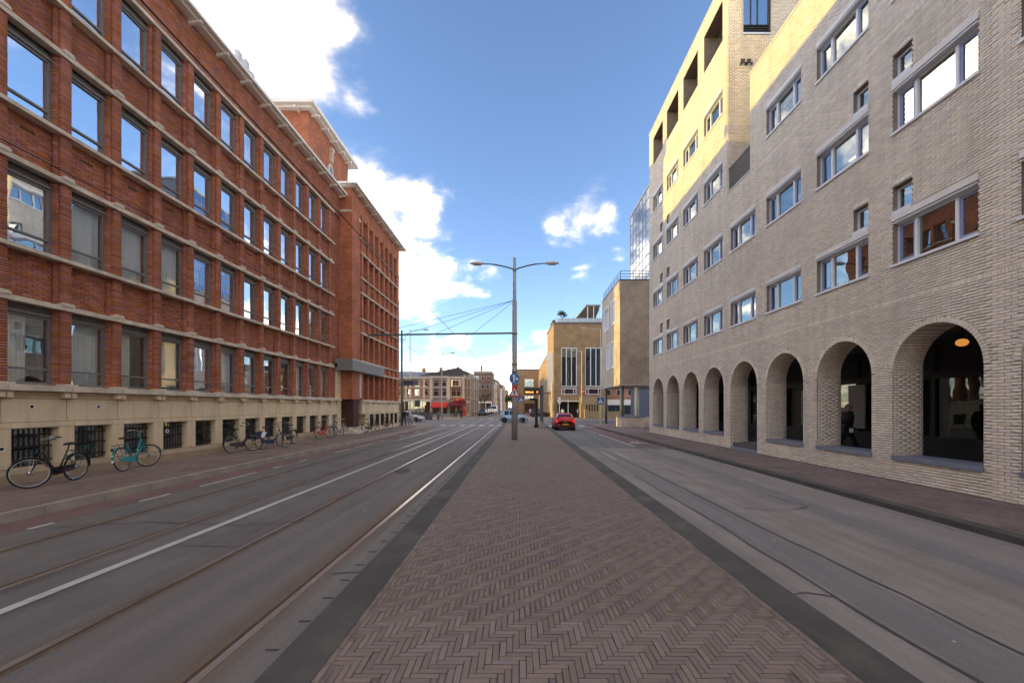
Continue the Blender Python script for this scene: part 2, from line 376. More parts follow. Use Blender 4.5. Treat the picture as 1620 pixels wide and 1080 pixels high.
FARPAVE = mat('far_paving', (0.265,0.211,0.179), .85, .15, 1.5)
ROADL = asphalt('tramway_asphalt', (0.183,0.168,0.152), [(-1.99,-1.58,(0.218,0.199,0.176),.8,.04),(-3.45,-2.2,(0.203,0.183,0.164),.6,.1),(-2.5,-1.9,(0.187,0.140,0.098),.75,.22),(-3.75,-3.3,(0.156,0.125,0.101),.6,.15),
                                                          (-5.25,-4.9,(0.125,0.101,0.090),.7,.12),(-6.62,-6.3,(0.125,0.101,0.090),.7,.12)])
ROADR = asphalt('carriageway_asphalt', (0.281,0.250,0.222), [(5.02,5.5,(0.211,0.207,0.203),.85,.05),(3.02,3.62,(0.211,0.207,0.199),.85,.05),(2.38,2.75,(0.328,0.292,0.257),.8,.25),(5.6,6.6,(0.312,0.269,0.234),.7,.3)],
                new_from=19.6, newcol=(0.179,0.176,0.168))
REDLANE = mat('red_cycle_asphalt', (.205,.130,.115), .85, .2, 1.2, .3, fine=160)
ground = sheet('ground', -700, 700, -300, 1200, -.075, FARPAVE, kind='structure')
road = sheet('tram_road', -7.95, -1.5, -8, 130, -.05, ROADL, kind='structure')
road2 = sheet('road', 2.36, 6.55, -8, 130, -.05, ROADR, kind='structure')
xroad = sheet('cross_road', -70, 70, 42.5, 56, -.045, mat('cross_asphalt', (0.187,0.168,0.156), .85, .2, .8, .2, fine=120), kind='structure')
sheet('cycle_lane', -7.93, -7.22, -8, 38, -.046, REDLANE, road)
sheet('cycle_lane', 5.22, 6.5, 18.6, 37, -.046, REDLANE, road2)
sheet('cycle_crossing', -22, 22, 41.2, 42.4, -.041, mat('pink_cycle_asphalt', (0.281,0.183,0.156), .85, .15, 1.5), xroad)
# pavements with kerbs
KERB = mat('concrete_kerb', (.38,.345,.29), .85, .18, 2.5, .2, fine=60, stain=((0.156,0.148,0.133), 1.3, .5))
KERBD = mat('dark_kerb', (0.098,0.094,0.082), .85, .32, 1.1, .4, fine=150, stain=((.17,.155,.13), 2.2, .5))
pav_l = slab('left_pavement', -8.06, -11.4, -8, 38.4, -.3, .1, PAVE, kind='structure')
pav_r = slab('right_pavement', 6.74, 9.8, -8, 37.5, -.3, .04, PAVE, kind='structure')
kb = MB(); kb.box(0,.11,0,.985,-.12,.155); kme = kb.mesh('kerb_stone', KERB)
for i in range(46): put('kerb_stone', kme, pav_l, P(-8.058, -8+i*1.0, -.05))
kb = MB(); kb.box(0,.235,0,.99,-.1,.095); kme = kb.mesh('kerb_stone', KERBD)
for i in range(45): put('kerb_stone', kme, pav_r, P(6.5, -8+i*1.0, -.052))
sheet('left_far_pavement', -70, -9.2, 56, 130, -.03, FARPAVE, kind='structure')
sheet('right_far_pavement', 6.8, 70, 56, 130, -.03, FARPAVE, kind='structure')
sheet('corner_pavement', 6.8, 40, 37.5, 42.5, -.02, FARPAVE, kind='structure')
# median with herringbone clinkers
med = slab('median', -1.255, 2.075, -3, 41, -.3, .088, mat('paver_joint_sand', (.055,.048,.043), .95, .2, 8), kind='structure')
slab('median_edge_strip', -1.60, -1.258, -3, 41, -.3, .094, KERBD, med)
slab('median_edge_strip', 2.078, 2.43, -3, 41, -.3, .094, KERBD, med)
CLK = mat('clinker_paver', (0.261,0.204,0.168), .72, .10, .45, .25, island=.15, fine=90, spec=.4, stain=((0.215,0.187,0.160), .45, .6))
W = .0446; n_ = 4; J = .0055
pv = []
x0m, x1m, y0m, y1m = -1.205, 2.02, .9, 41
for row in range(int(y0m/W)-4, int(y1m/W)+4):
    for m_ in range(-30, 30):
        for (cx0, cy0, wx, wy) in ((row+2*n_*m_, row, n_, 1), (row+n_+2*n_*m_, row-n_+1, 1, n_)):
            xx = cx0*W-row*0; yy = cy0*W
            # the lattice drifts with row: wrap it back under the median
            k = 2*n_*W; xx = xx-math.floor((row*W)/k)*k
            a, b = max(xx, x0m), min(xx+wx*W-J, x1m); c, d = max(yy, y0m), min(yy+wy*W-J, y1m)
            if b-a < .012 or d-c < .012: continue
            pv.append((a, b, c, d, abs(b-a-(wx*W-J)) < 1e-6 and abs(d-c-(wy*W-J)) < 1e-6, wx))
for i in range(int((y1m-y0m)/(4*W))):      # edge courses laid along the kerb
    for (a, b) in ((-1.25,-1.21),(2.026,2.068)):
        pv.append((a, b, y0m+i*4*W, y0m+(i+1)*4*W-J, False, 0))
full = [p for p in pv if p[4] and p[2] > 2.45 and abs((p[0]+p[1])/2) < p[2]*1.25]
full.sort(key=lambda p: p[2]); sel = set(map(id, full[:300]))
hb = MB(); hb.box(0,4*W-J,0,W-J,-.03,0); hme = hb.mesh('paver', CLK)
vb = MB(); vb.box(0,W-J,0,4*W-J,-.03,0); vme = vb.mesh('paver', CLK)
rest = []
for p in pv:
    dz = random.uniform(-.0016,.0016)
    if id(p) in sel: put('paver', hme if p[5] == 4 else vme, med, P(p[0], p[2], .1+dz)).rotation_euler = (random.uniform(-.012,.012), random.uniform(-.012,.012), random.uniform(-.012,.012))
    else: rest.append((p[0],p[1],p[2],p[3],.07,.1+dz))
put('paving', boxes_mesh('paving', rest, CLK), med, kind='stuff')
# tram rails: running rail, flange groove, check rail
RAIL = mat('worn_rail_steel', (.55,.50,.44), .32, .15, 4, metal=.8, stain=((.26,.16,.09), 2.5, .7), stretch=(1,.15,1))
RUST = mat('rusty_rail', (.22,.14,.085), .8, .25, 5, metal=.2)
for xr, sd in ((-2.13,-1),(-3.55,1),(-5.11,-1),(-6.5,1)):
    b = MB(); b.box(xr-.032, xr+.032, -8, 60, -.1, -.0435); r_ = b.build('tram_rail', RAIL, road)
    b = MB(); b.box(xr+sd*.034, xr+sd*.068, -8, 60, -.1, -.0475); b.build('flange_groove', mat('groove_dirt', (.09,.065,.045), .95), r_)
    b = MB(); b.box(xr+sd*.070, xr+sd*.092, -8, 60, -.1, -.0455); b.build('check_rail', RUST, r_)
# road markings, each a thin painted sheet
def mark(par, x0, x1, y0, y1, z=-.0415): sheet('road_line', x0, x1, y0, y1, z, WMARK, par)
mark(road, -4.60, -4.485, -8, 38.5)
for (a, b) in ((6.1,6.45),(7.9,8.6),(9.4,11.4),(12.2,12.6),(13.6,14.1),(16.2,17.9),(18.0,20.6),(21.4,22.2),(25,26),(28.5,30.5),(33,34)): mark(road, -7.24, -7.16, a, b)
mark(road2, 5.12, 5.22, 18.8, 27.2)
for y in (28.4,29.8,31.2,32.6,34.0,35.4): mark(road2, 5.12, 5.24, y, y+.5)
for x in (3.25,3.75): mark(road2, x, x+.05, 14.2, 16.6)
for x in (-7.6,-6.7,-5.75,-4.8,-3.9,-2.95,-2.0): mark(road, x, x+.5, 39.2, 41.0)
for x in (2.75,3.7,4.65,5.55): mark(road2, x, x+.5, 38.0, 40.2)
mark(xroad, -20, -9, 47, 47.15, -.036); mark(xroad, -4.5, -4.35, 57, 90, -.036); mark(xroad, -1.9, -1.75, 57, 80, -.036)
b = MB()      # cyclist pictogram on the red lane
def ring2(b, cx, cy, r, t, n=20, sy=1.5):
    for i in range(n):
        a, c = 2*math.pi*i/n, 2*math.pi*(i+1)/n
        b.quad(*[(cx+q*math.cos(u), cy+q*sy*math.sin(u), -.0415) for q, u in ((r,a),(r+t,a),(r+t,c),(r,c))])
def seg2(b, p, q, t=.035):
    d = Vector((q[0]-p[0], q[1]-p[1])); nn = Vector((-d.y, d.x)).normalized()*t
    b.quad((p[0]+nn.x,p[1]+nn.y,-.0411),(p[0]-nn.x,p[1]-nn.y,-.0411),(q[0]-nn.x,q[1]-nn.y,-.0411),(q[0]+nn.x,q[1]+nn.y,-.0411))
for cx in (5.62,6.08): ring2(b, cx, 20.6, .16, .05)
for p, q in (((5.62,20.6),(5.75,21.4)),((5.75,21.4),(6.0,21.45)),((6.08,20.6),(5.98,21.6)),((5.62,20.6),(5.82,20.6)),((5.82,20.6),(6.0,21.4)),((5.98,21.6),(5.9,21.75))): seg2(b, p, q)
b.build('cycle_pictogram', WMARK, road2)
# tar-sealed cracks and gutter joints
TAR = mat('tar_seal', (.085,.083,.082), .6, .2, 5)
def tarline(par, pts, wd, z=-.0425):
    b = MB(); pl = []
    for i in range(len(pts)-1):
        for s_ in range(8):
            t = s_/8; pl.append((pts[i][0]*(1-t)+pts[i+1][0]*t+random.uniform(-.018,.018), pts[i][1]*(1-t)+pts[i+1][1]*t+random.uniform(-.01,.01)))
    pl.append(pts[-1]); prev = None
    for i, p in enumerate(pl):
        q = pl[min(i+1,len(pl)-1)]; o = pl[max(i-1,0)]; d = Vector((q[0]-o[0], q[1]-o[1])).normalized(); nn = Vector((-d.y, d.x))*wd*random.uniform(.6,1.3)
        cur = ((p[0]+nn.x,p[1]+nn.y,z),(p[0]-nn.x,p[1]-nn.y,z))
        if prev: b.quad(prev[0], prev[1], cur[1], cur[0])
        prev = cur
    b.build('tar_seal', TAR, par)
tarline(road2, [(3.62,1.5),(3.66,4),(3.6,7),(3.63,10.5),(3.55,14)], .013); tarline(road2, [(3.02,1.5),(2.98,4),(3.04,7),(3.0,11)], .015)
tarline(road2, [(2.45,3.9),(2.75,4.05),(3.0,3.95)], .011); tarline(road2, [(3.7,2.9),(4.3,3.1),(4.9,2.8)], .009)
tarline(road2, [(3.9,7.4),(4.6,7.2),(5.2,7.5),(5.05,8.5)], .01); tarline(road2, [(2.6,2.7),(3.0,2.65)], .008)
tarline(road, [(-3.2,6.6),(-4.2,6.3),(-5.8,6.5),(-7.0,6.2)], .012); tarline(road, [(-2.05,4.5),(-1.62,4.55)], .012); tarline(road, [(-2.6,9.2),(-3.9,9.0),(-4.4,9.2)], .01); tarline(road, [(-3.5,5.35),(-4.4,5.4)], .008)
gj = MB(); gj.box(-.07,.03,-.008,.008,0,.004); gme = gj.mesh('gutter_joint', TAR)
for i in range(34): put('gutter_joint', gme, road, P(-1.79+random.uniform(-.02,.01), 2.2+i*.42+random.uniform(-.05,.05), -.047))
lt = mat('pale_litter', (.7,.68,.62), .8)
for i in range(44):      # blossom-sized litter and gum spots
    b = MB(1); r = random.uniform(.006,.015); b.prism([(r*math.cos(t)*random.uniform(.6,1.3), r*math.sin(t)*random.uniform(.6,1.3)) for t in [k*math.pi/3 for k in range(6)]], 0, .003)
    x = random.uniform(-7.0,6.2); y = random.uniform(3,16); on = -1.25 < x < 2.07
    if 2.05 < x < 2.45 or -1.6 < x < -1.2: continue
    b.build('litter_scrap', lt, med if on else (road if x < 0 else road2), loc=P(x, y, .1025 if on else -.0495))
b = MB(); b.prism([(.62+.2*math.cos(t)*random.uniform(.7,1.2)-3.9, 11.6+.5*math.sin(t)*random.uniform(.6,1.2)) for t in [k*math.pi/8 for k in range(16)]], -.0495, -.0465)
b.build('oil_stain', mat('oil_stain', (.07,.068,.066), .7), road)

# ================================================================== RED BRICK OFFICE BUILDING (left)
rb = thing('brick_office_building', 'long red brick office building with stone bands, stone base and white projecting eaves', 'building', P(-10.85, 15, .1))
XL = -10.85; BAY = 1.267; PK = lambda k: 8.73+BAY*k
K0, K1 = -8, 12
ROW = [2.246+3.008*r for r in range(4)]; HEAD = [4.03+3.008*r for r in range(4)]; TOP = 14.45
Y0, Y1 = PK(K0)-.3, 25.3
b = MB()
zs = [(2.0, ROW[0]-.04)]+[(HEAD[r], ROW[r+1]-.03) for r in range(3)]+[(HEAD[3], TOP)]
for (a, c) in zs: b.box(-11.012, -11.4, Y0, Y1, a, c)
for k in range(K0, K1+1): b.box(-10.945, -11.4, PK(k)-.162, PK(k)+.162, 2.2, HEAD[3]+.02); b.box(-10.86, -10.95, PK(k)-.102, PK(k)+.102, 2.2, HEAD[3]+.02)
b.box(-10.905, -11.02, Y0, Y1, HEAD[3]+.1, TOP)
b.box(-10.97, -11.4, PK(K1)+.3, Y1, .1, TOP)
wall = b.build('wall', REDM, rb)
# bricks
Lb, hb_, jb = .205, .0585, .011
bx = []
for r in range(4):
    for k in range(K0, K1):
        z0, z1 = (HEAD[r]+.11, ROW[r+1]-.09) if r < 3 else (None, None)
        if r < 3:
            for (ua,ub,za,zb,fl) in courses(PK(k)+.172, PK(k+1)-.172, z0, z1, [(PK(k)+.45,PK(k)+.75,z1-.26,z1-.235)] , Lb, hb_, jb): bx.append((-11.02,-11.0+random.uniform(-.003,.002),ua,ub,za,zb,fl))
for (ua,ub,za,zb,fl) in courses(Y0, Y1, HEAD[3]+.12, TOP, [], Lb, hb_, jb): bx.append((-10.92,-10.89+random.uniform(-.003,.002),ua,ub,za,zb,fl))
for (ua,ub,za,zb,fl) in courses(PK(K1)+.172, Y1, 2.28, HEAD[3]+.1, [], Lb, hb_, jb): bx.append((-10.98,-10.955,ua,ub,za,zb,fl))
piers = []
z = 2.26
kk = 0
while z < HEAD[3]:
    for k in range(K0, K1+1):
        e = random.uniform(-.004,.004)
        piers.append((-10.95+e,XL+random.uniform(-.003,.003),PK(k)-.11+e,PK(k)+.11+e*.5,z,z+hb_-jb)); piers.append((-11.2,-10.93+e,PK(k)-.172+e,PK(k)+.172+e,z,z+hb_-jb))
    z += hb_; kk += 1
vis = [q for q in bx if q[6] and 8.9 < (q[2]+q[3])/2 < 14 and q[5] < 1.75+.72*(q[2])]
vis.sort(key=lambda q: q[2]); chosen = set(map(id, vis[:300]))
br_ = MB(); br_.box(0,.02,0,Lb-jb,0,hb_-jb); brme = br_.mesh('brick', RED)
rest = []
for q in bx:
    if id(q) in chosen: put('brick', brme, wall, P(q[1]-.02, q[2], q[4]))
    else: rest.append(q[:6])
put('brickwork', boxes_mesh('brickwork', rest, RED), wall, kind='stuff')
put('pier_brickwork', boxes_mesh('pier_brickwork', piers, RED), wall, kind='stuff')
# stone bands and sill ledges with blocks on the piers
blk = MB(); blk.prism([(-.13,0),(.13,0),(.13,.05),(.09,.085),(-.09,.085),(-.13,.05)], 0, .26, 'x'); blkme = blk.mesh('pier_block', BANDST)
for r in range(4):
    b = MB(); b.box(-10.80, -11.3, Y0, 24.36, HEAD[r], HEAD[r]+.105); hbnd = b.build('head_band', BANDST, rb)
    if r < 3:
        for k in range(K0, K1+1): put('pier_block', blkme, hbnd, P(-11.04, PK(k), HEAD[r]+.1))
    if r: b = MB(); b.box(-10.765, -11.3, Y0, 24.36, ROW[r]-.085, ROW[r]); b.build('sill_ledge', BANDST, rb)
# stone base
b = MB(); b.box(-10.93, -11.4, Y0, Y1, .05, 2.1); 
bs = MB()
for k in range(K0, K1): pass
b = MB(); b.box(-11.2, -11.4, Y0, Y1, .05, 2.1)
for k in range(K0, K1+1): b.box(-10.88, -11.3, PK(k)-.16, PK(k)+.16, .1, 1.3)
b.box(-10.9, -11.3, Y0, Y1, 1.29, 2.1); base = b.build('stone_base', JOINT, rb)
pl = MB(); pl.box(-10.855,-10.95,.008,BAY-.008,1.415,1.925); plme = pl.mesh('panel', SANDST)
st = MB(); st.box(-10.835,-10.95,.166,BAY-.166,1.285,1.405); st.box(-10.84,-10.95,-.155,.155,1.285,1.405); stme = st.mesh('string_course', SANDST)
pr = MB(); pr.box(-10.85,-11.17,-.172,.172,.42,1.28); prme = pr.mesh('pier', SANDST)
fz = MB(); fz.box(-10.885,-10.95,.008,BAY-.008,1.935,2.085); fzme = fz.mesh('frieze', SANDST)
bk = MB(); bk.box(-10.74,-10.9,-.13,-.01,1.955,2.06); bk.box(-10.74,-10.9,.02,.13,1.955,2.06); bk.box(-10.76,-10.9,-.15,.15,2.055,2.088); bkme = bk.mesh('bracket', SANDST)
ld = MB(); ld.box(-10.70,-11.25,.004,BAY-.004,2.10,2.235); ldme = ld.mesh('ledge', BANDST)
cp = MB(); cp.box(-10.725,-10.95,-.15,.15,2.237,2.275); cpme = cp.mesh('ledge_block', BANDST)
for k in range(K0, K1+1):
    o = P(0, PK(k), 0)
    if k < K1 or True:
        if PK(k)+BAY < Y1+.3:
            put('panel', plme, base, o); put('frieze', fzme, base, o); put('ledge', ldme, base, o); put('string_course', stme, base, o)
    put('pier', prme, base, o); put('bracket', bkme, base, o); put('ledge_block', cpme, base, o)
b = MB(); b.prism([(-10.80,.05),(-10.80,.30),(-10.87,.42),(-11.25,.42),(-11.25,.05)], Y0, Y1-.6, 'y'); b.build('plinth', mat('plinth_stone', (.36,.28,.18), .85, .2, 1.2, .3, stain=((.2,.15,.1), .9, .6)), base)
ve = MB(); ve.torus((-10.85,0,0), .048, .012, 'x', 16, 6)
vent_me = ve.mesh('vent', WHITEP); vh = MB(); vh.tube([(-10.87,0,0),(-10.849,0,0)], .042, 14); vh_me = vh.mesh('vent_hole', DARK)
for (y, z) in ((9.28,1.75),(10.75,1.75),(12.85,1.0),(16.1,1.78),(20.9,1.78),(8.74,.86)):
    v_ = put('vent', vent_me, base, P(0,y,z)); put('vent_hole', vh_me, v_, P(0,y,z))
# basement grilles
gr = MB(); gr.box(-11.10,-11.13,.18,BAY-.18,.44,1.28); gme_ = gr.mesh('window', DARK)
gb = MB()
for i in range(9): gb.tube([(-11.02,.23+i*.1,.45),(-11.02,.23+i*.1,1.26)], .011, 6)
for z_ in (.55,.85,1.12): gb.box(-11.03,-11.0,.18,BAY-.18,z_-.014,z_+.014)
grme = gb.mesh('grille', IRON)
gp = MB(); gp.box(-11.07,-11.09,.2,BAY-.2,.45,1.27); gpme = gp.mesh('pane', GLD)
for k in range(K0, K1):
    wv = put('window', gme_, rb, P(0,PK(k),0)); put('grille', grme, wv, P(0,PK(k),0)); put('pane', gpme, wv, P(0,PK(k),0))
# sash windows
def winmesh(x, y0, y1, z0, z1, t, d, bar, m, name='window'):
    """grey frame in the plane X=x facing +X"""
    b = MB(); b.box(x,x-d,y0,y0+t,z0,z1); b.box(x,x-d,y1-t,y1,z0,z1); b.box(x,x-d,y0+t,y1-t,z0,z0+t); b.box(x,x-d,y0+t,y1-t,z1-t,z1)
    if bar: b.box(x+.012,x-d,y0+t,y1-t,z0+bar-.022,z0+bar+.022)
    return b.mesh(name, m)
WH = 1.58
fr = winmesh(-11.04, .172, BAY-.172, 0, WH, .06, .07, .36, GREYF)
pn = MB(); pn.box(-.0035,.0035,.215-BAY/2,BAY/2-.215,.045,WH-.045); pnme = pn.mesh('pane', GL); pnmc = pn.mesh('pane', GLC)
ro = MB(); ro.box(-11.0,-11.3,.172,BAY-.172,WH,WH+.06); ro.box(-11.06,-11.3,.172,BAY-.172,WH+.06,WH+.2); rome = ro.mesh('blind_box', GREYF)
ml = MB(); ml.box(-11.13,-11.3,.172,BAY-.172,WH-.002,WH+.045); 
def curtain(y0, y1, z0, z1, x, folds, amp, tri=False):
    b = MB(); n = 40
    for i in range(n):
        a, c = i/n, (i+1)/n
        pa = y0+(y1-y0)*a; pc = y0+(y1-y0)*c; xa = x+amp*math.sin(a*folds*6.28)+amp*.4*math.sin(a*folds*2.7); xc = x+amp*math.sin(c*folds*6.28)+amp*.4*math.sin(c*folds*2.7)
        b.quad((xa,pa,z0),(xc,pc,z0),(xc,pc,z1),(xa,pa,z1))
    return b.mesh('curtain', CURT, True)
cur = [curtain(.19,BAY-.19,.05,WH,-11.2,9,.018), curtain(.19,.72,.05,WH,-11.2,6,.02), curtain(.19,BAY-.19,.1,WH,-11.2,3,.03), curtain(.7,BAY-.19,.05,WH,-11.2,5,.02)]
MGL = MATS['window_glass']
for r in range(4):
    for k in range(K0, K1):
        o = P(0, PK(k), ROW[r])
        wv = put('window', fr, rb, o); pq = put('pane', pnmc if (r == 0 and k % 6 != 4) or (r == 1 and 1 <= k < 4) else pnme, wv, P(-11.075, PK(k)+BAY/2, ROW[r])); pq.rotation_euler = (0, random.uniform(-.006,.006), random.uniform(-.010,.010)); put('blind_box', rome, wv, o)
        c = None
        if r == 0: c = cur[(k*7+1) % 4] if k % 5 != 2 else cur[1]
        elif r == 1 and k < 4: c = cur[[2,2,0,0][k % 4]] if k else None
        elif r < 3 and (k*3+r) % 4 == 0: c = cur[(k+r) % 4]
        
        if c: put('curtain', c, wv, o)
b = MB(); b.quad((-12.1,Y0,2.1),(-12.1,Y1,2.1),(-12.1,Y1,TOP),(-12.1,Y0,TOP))
for r in range(4): b.box(-11.41,-12.08,Y0,Y1,HEAD[r]+.2,ROW[r+1]-.2 if r < 3 else TOP-.1)
b.build('room', ROOM, rb)
# massing behind, roof, eaves with brackets
BMAT = brickmat('far_red_brick', (.45,.15,.075), (.15,.08,.055), .22, .062, .012)
b = MB(); b.box(-12.2,-26,Y0,Y1,.05,TOP-.01); b.box(-10.95,-26,-30,Y0,.05,TOP-.01); b.box(-11.4,-12.2,Y1-.25,Y1,.05,TOP-.01); b.build('rear_wall', BMAT, rb)
b = MB(); b.box(-10.42,-26.4,-30,25.75,TOP+.06,TOP+.17); b.box(-10.60,-26,-30,25.6,TOP,TOP+.058); eave = b.build('eaves', WHITEP, rb)
eb = MB(); eb.prism([(-10.48,TOP-.05),(-10.48,TOP-.002),(-10.98,TOP-.002),(-10.98,TOP-.14),(-10.8,TOP-.12)], -.05, .05, 'y'); ebme = eb.mesh('eaves_bracket', WHITEP)
for k in range(K0, K1+2): put('eaves_bracket', ebme, eave, P(0, PK(k)-.05, 0))
# rooftop aerials
for (x, y, h) in ((-10.95,16.25,.62),(-10.95,16.7,.62),(-11.0,17.1,.45)):
    t_ = thing('roof_aerial', {16.25:'flat white aerial panel at the near end of the roof edge cluster',16.7:'taller white aerial panel in the middle of the roof cluster',17.1:'aerial panel with mounting pole at the far end of the roof cluster'}[y], 'aerial', P(x,y,TOP+.17), 'aerials on the red brick roof')
    b = MB(); b.box(x-.07,x+.07,y-.13,y+.13,TOP+.5,TOP+.5+h); b.build('panel', mat('aerial_panel', (.55,.57,.6), .5), t_)
    b = MB(); b.tube([(x-.12,y,TOP+.16),(x-.12,y,TOP+.5+h)], .03, 8); b.box(x-.1,x+.0,y-.05,y+.05,TOP+.8,TOP+.86); b.build('mast', GALV, t_)
# far wing: projects 0.7 m, seven narrow bays
XF = -10.16; YA, YB = 25.3, 35.35; FB = 1.085; FK = lambda k: 27.0+FB*k
FR = [(2.25,4.0),(4.72,6.42),(7.42,9.0),(10.06,11.55),(12.6,13.85)]
b = MB(); b.box(XF-.05,-12.4,YA,26.75,2.2,15.0); b.box(XF,-12.4,YA+.001,26.4,2.2,15.0); b.box(XF-.05,-12.4,34.8,YB,2.2,15.0)
pz = 2.2
for (a, c) in FR: b.box(XF-.12,-12.4,26.75,34.8,pz,a); pz = c
b.box(XF-.06,-12.4,26.75,34.8,pz,15.0)
for k in range(8): b.box(XF,XF-.5,FK(k)-.16,FK(k)+.16,2.2,14.05)
b.box(-11.9,-26,YA,YB,.05,15.0); fw = b.build('far_wing', BMAT, rb)
for (a, c) in FR[1:]:
    b = MB(); b.box(XF+.06,XF-.3,26.75,34.9,a-.08,a); b.build('sill_ledge', BANDST, rb)
for (a, c) in FR[:4]:
    b = MB(); b.box(XF+.05,XF-.3,26.7,34.95,c,c+.1); b.build('head_band', BANDST, rb)
ffr = winmesh(XF-.28, .16, FB-.16, 0, 1, .06, .06, .22, GREYF)
fpn = MB(); fpn.box(XF-.31,XF-.316,.2,FB-.2,.03,.97); fpm = fpn.mesh('pane', GL)
for (a, c) in FR:
    for k in range(7):
        o = P(0, FK(k), a); h = c-a
        wv = put('window', ffr, rb, o); wv.scale.z = h; q = put('pane', fpm, wv, o)
b = MB(); b.box(XF-.6,XF-.62,26.7,34.9,2.2,14.1); b.build('room', ROOM, rb)
b = MB(); b.box(XF-.08,-12,27.8,YB,.1,1.3); b.box(XF-.03,-12,27.0,YB,1.28,2.05); fbase = b.build('stone_base', SANDST, rb)
b = MB(); b.box(XF+.1,-11.5,26.9,YB+.05,2.05,2.2); b.build('ledge', BANDST, fbase)
for k in range(6):
    y = 28.4+k*1.12
    b = MB(); b.box(XF-.05,XF-.077,y,y+.75,.4,1.22); wv = b.build('window', DARK, rb)
    b = MB()
    for i in range(5): b.tube([(XF-.04,y+.12+i*.13,.4),(XF-.04,y+.12+i*.13,1.22)], .01, 5)
    b.build('grille', IRON, wv)
    b = MB(); b.box(XF-.02,XF-.07,y-.3,y-.06,.3,1.25); b.build('pier', SANDST, fbase)
for k in range(8):
    b = MB(); b.box(XF+.06,XF-.1,FK(k)-.08,FK(k)+.08,1.93,2.05); b.build('bracket', SANDST, fbase)
b = MB(); b.box(-9.72,-26,YA-.45,YB+.45,15.06,15.17); b.box(-9.9,-26,YA-.25,YB+.3,15.0,15.06); e2 = b.build('eaves', WHITEP, rb)
eb = MB(); eb.prism([(-9.8,14.95),(-9.8,14.998),(-10.25,14.998),(-10.25,14.88)], -.05, .05, 'y'); ebme = eb.mesh('eaves_bracket', WHITEP)
for k in range(8): put('eaves_bracket', ebme, e2, P(0, 26.2+k*1.25, 0))
b = MB(); b.box(XF-.02,-11.2,YA-.03,26.9,13.55,13.68); b.build('cornice', BANDST, rb)
# tower over the entrance
b = MB(); b.box(-12.5,-19.5,24.7,30.4,14.5,19.25); tw = b.build('tower', BMAT, rb)
b = MB(); b.box(-11.95,-20,24.1,31,19.35,19.55); b.box(-12.2,-19.8,24.4,30.7,19.25,19.35); te = b.build('eaves', WHITEP, rb)
for k in range(5):
    b = MB(); b.box(-12.02,-12.5,25.0+k*1.2,25.12+k*1.2,19.13,19.248); b.build('eaves_bracket', WHITEP, te)
for k in range(4):
    b = MB(); b.box(-13.0-k*1.5,-13.12-k*1.5,24.2,24.7,19.13,19.248); b.build('eaves_bracket', WHITEP, te)
b = MB(); ring = []
for i in range(24):
    t = 2*math.pi*i/24; ring.append((27.5+.36*math.cos(t), 17.0+.75*math.sin(t)))
b.prism(ring, -12.5, -12.42, 'x'); ovl = b.build('oval_window', BANDST, rb)
b = MB(); b.prism([(27.5+(y-27.5)*.66, 17+(z-17)*.72) for y, z in ring], -12.45, -12.41, 'x'); b.build('pane', GLD, ovl)
b = MB(); b.box(-12.5,-12.25,27.35,27.65,18.5,18.72); b.box(-12.5,-12.3,27.42,27.58,17.8,18.5); b.build('stone_ornament', BANDST, rb)
# entrance: canopy, stone portal, steps
b = MB(); b.box(-9.85,-10.9,24.6,30.4,3.9,4.58); cn = b.build('canopy', mat('canopy_metal', (.20,.20,.20), .5, .08), rb)
b = MB(); b.box(-9.83,-9.852,26.0,26.03,3.92,4.56); b.box(-9.83,-9.852,28.4,28.43,3.92,4.56); b.box(-9.83,-9.853,24.59,30.41,4.5,4.6); b.build('canopy_trim', mat('canopy_trim', (.42,.40,.36), .5), cn)
b = MB(); b.box(-10.8,-11.0,24.75,25.25,.1,4.1); b.box(-10.75,-11.0,24.6,25.28,4.1,4.3); b.build('portal', SANDST, rb)
b = MB(); b.box(-10.20,-10.6,25.6,26.4,.5,3.1); dr = b.build('door', mat('dark_red_door', (.06,.02,.018), .6), rb)
b = MB(); b.box(-10.17,-10.21,26.55,27.1,2.3,3.9); b.build('notice_board', mat('pale_notice', (.5,.52,.5), .5), rb)
b = MB()
for i in range(3): b.box(-9.85-.22*i,-10.9,25.3,27.6,.1+.13*i,.1+.13*(i+1))
b.build('steps', BANDST, rb)
b = MB(); b.box(-10.93,-10.96,24.05,24.55,.3,2.05); b.build('service_door', mat('grey_door', (.27,.28,.30), .6), rb)

# ================================================================== CREAM BRICK BUILDING (right)
cb = thing('cream_brick_building', 'cream brick building with round arches at street level and ribbon windows', 'building', P(8.66, 15, .04))
XR = 8.66; CF = lambda k: 9.67+2.475*k; CW = 1.8; AW = 1.895; AR = AW/2; AC = lambda k: CF(k)-AW/2; SPR = 2.553
SILL = [5.02, 8.06, 11.15, 14.26]; WHt = .97
YS0, YE = -4.0, 27.8
topz = lambda y: 14.24 if y < 15.66 else (10.63 if y < 17.4 else 19.85)
holes = []; wins = []; smalls = []; logg = []
for k in range(-4, 8):
    for r in range(4):
        if (k <= 2 and r > 2) or (k == 3 and r > 1): continue
        wins.append((k, r)); holes.append((CF(k)-CW, CF(k), SILL[r]-.06, SILL[r]+WHt+.17))
    if k >= 4: logg.append(k); holes.append((CF(k)-CW, CF(k), 17.35, 19.04))
for k, rs in ((0,(0,1)),(1,(0,1)),(6,(0,1,2)),(7,(0,1,2))):
    for r in rs:
        a = CF(k)-.47 if k in (0,6) else CF(k)-CW
        smalls.append((a, SILL[r]+WHt+.17)); holes.append((a, a+.47, SILL[r]+WHt+.1, SILL[r]+WHt+.82))
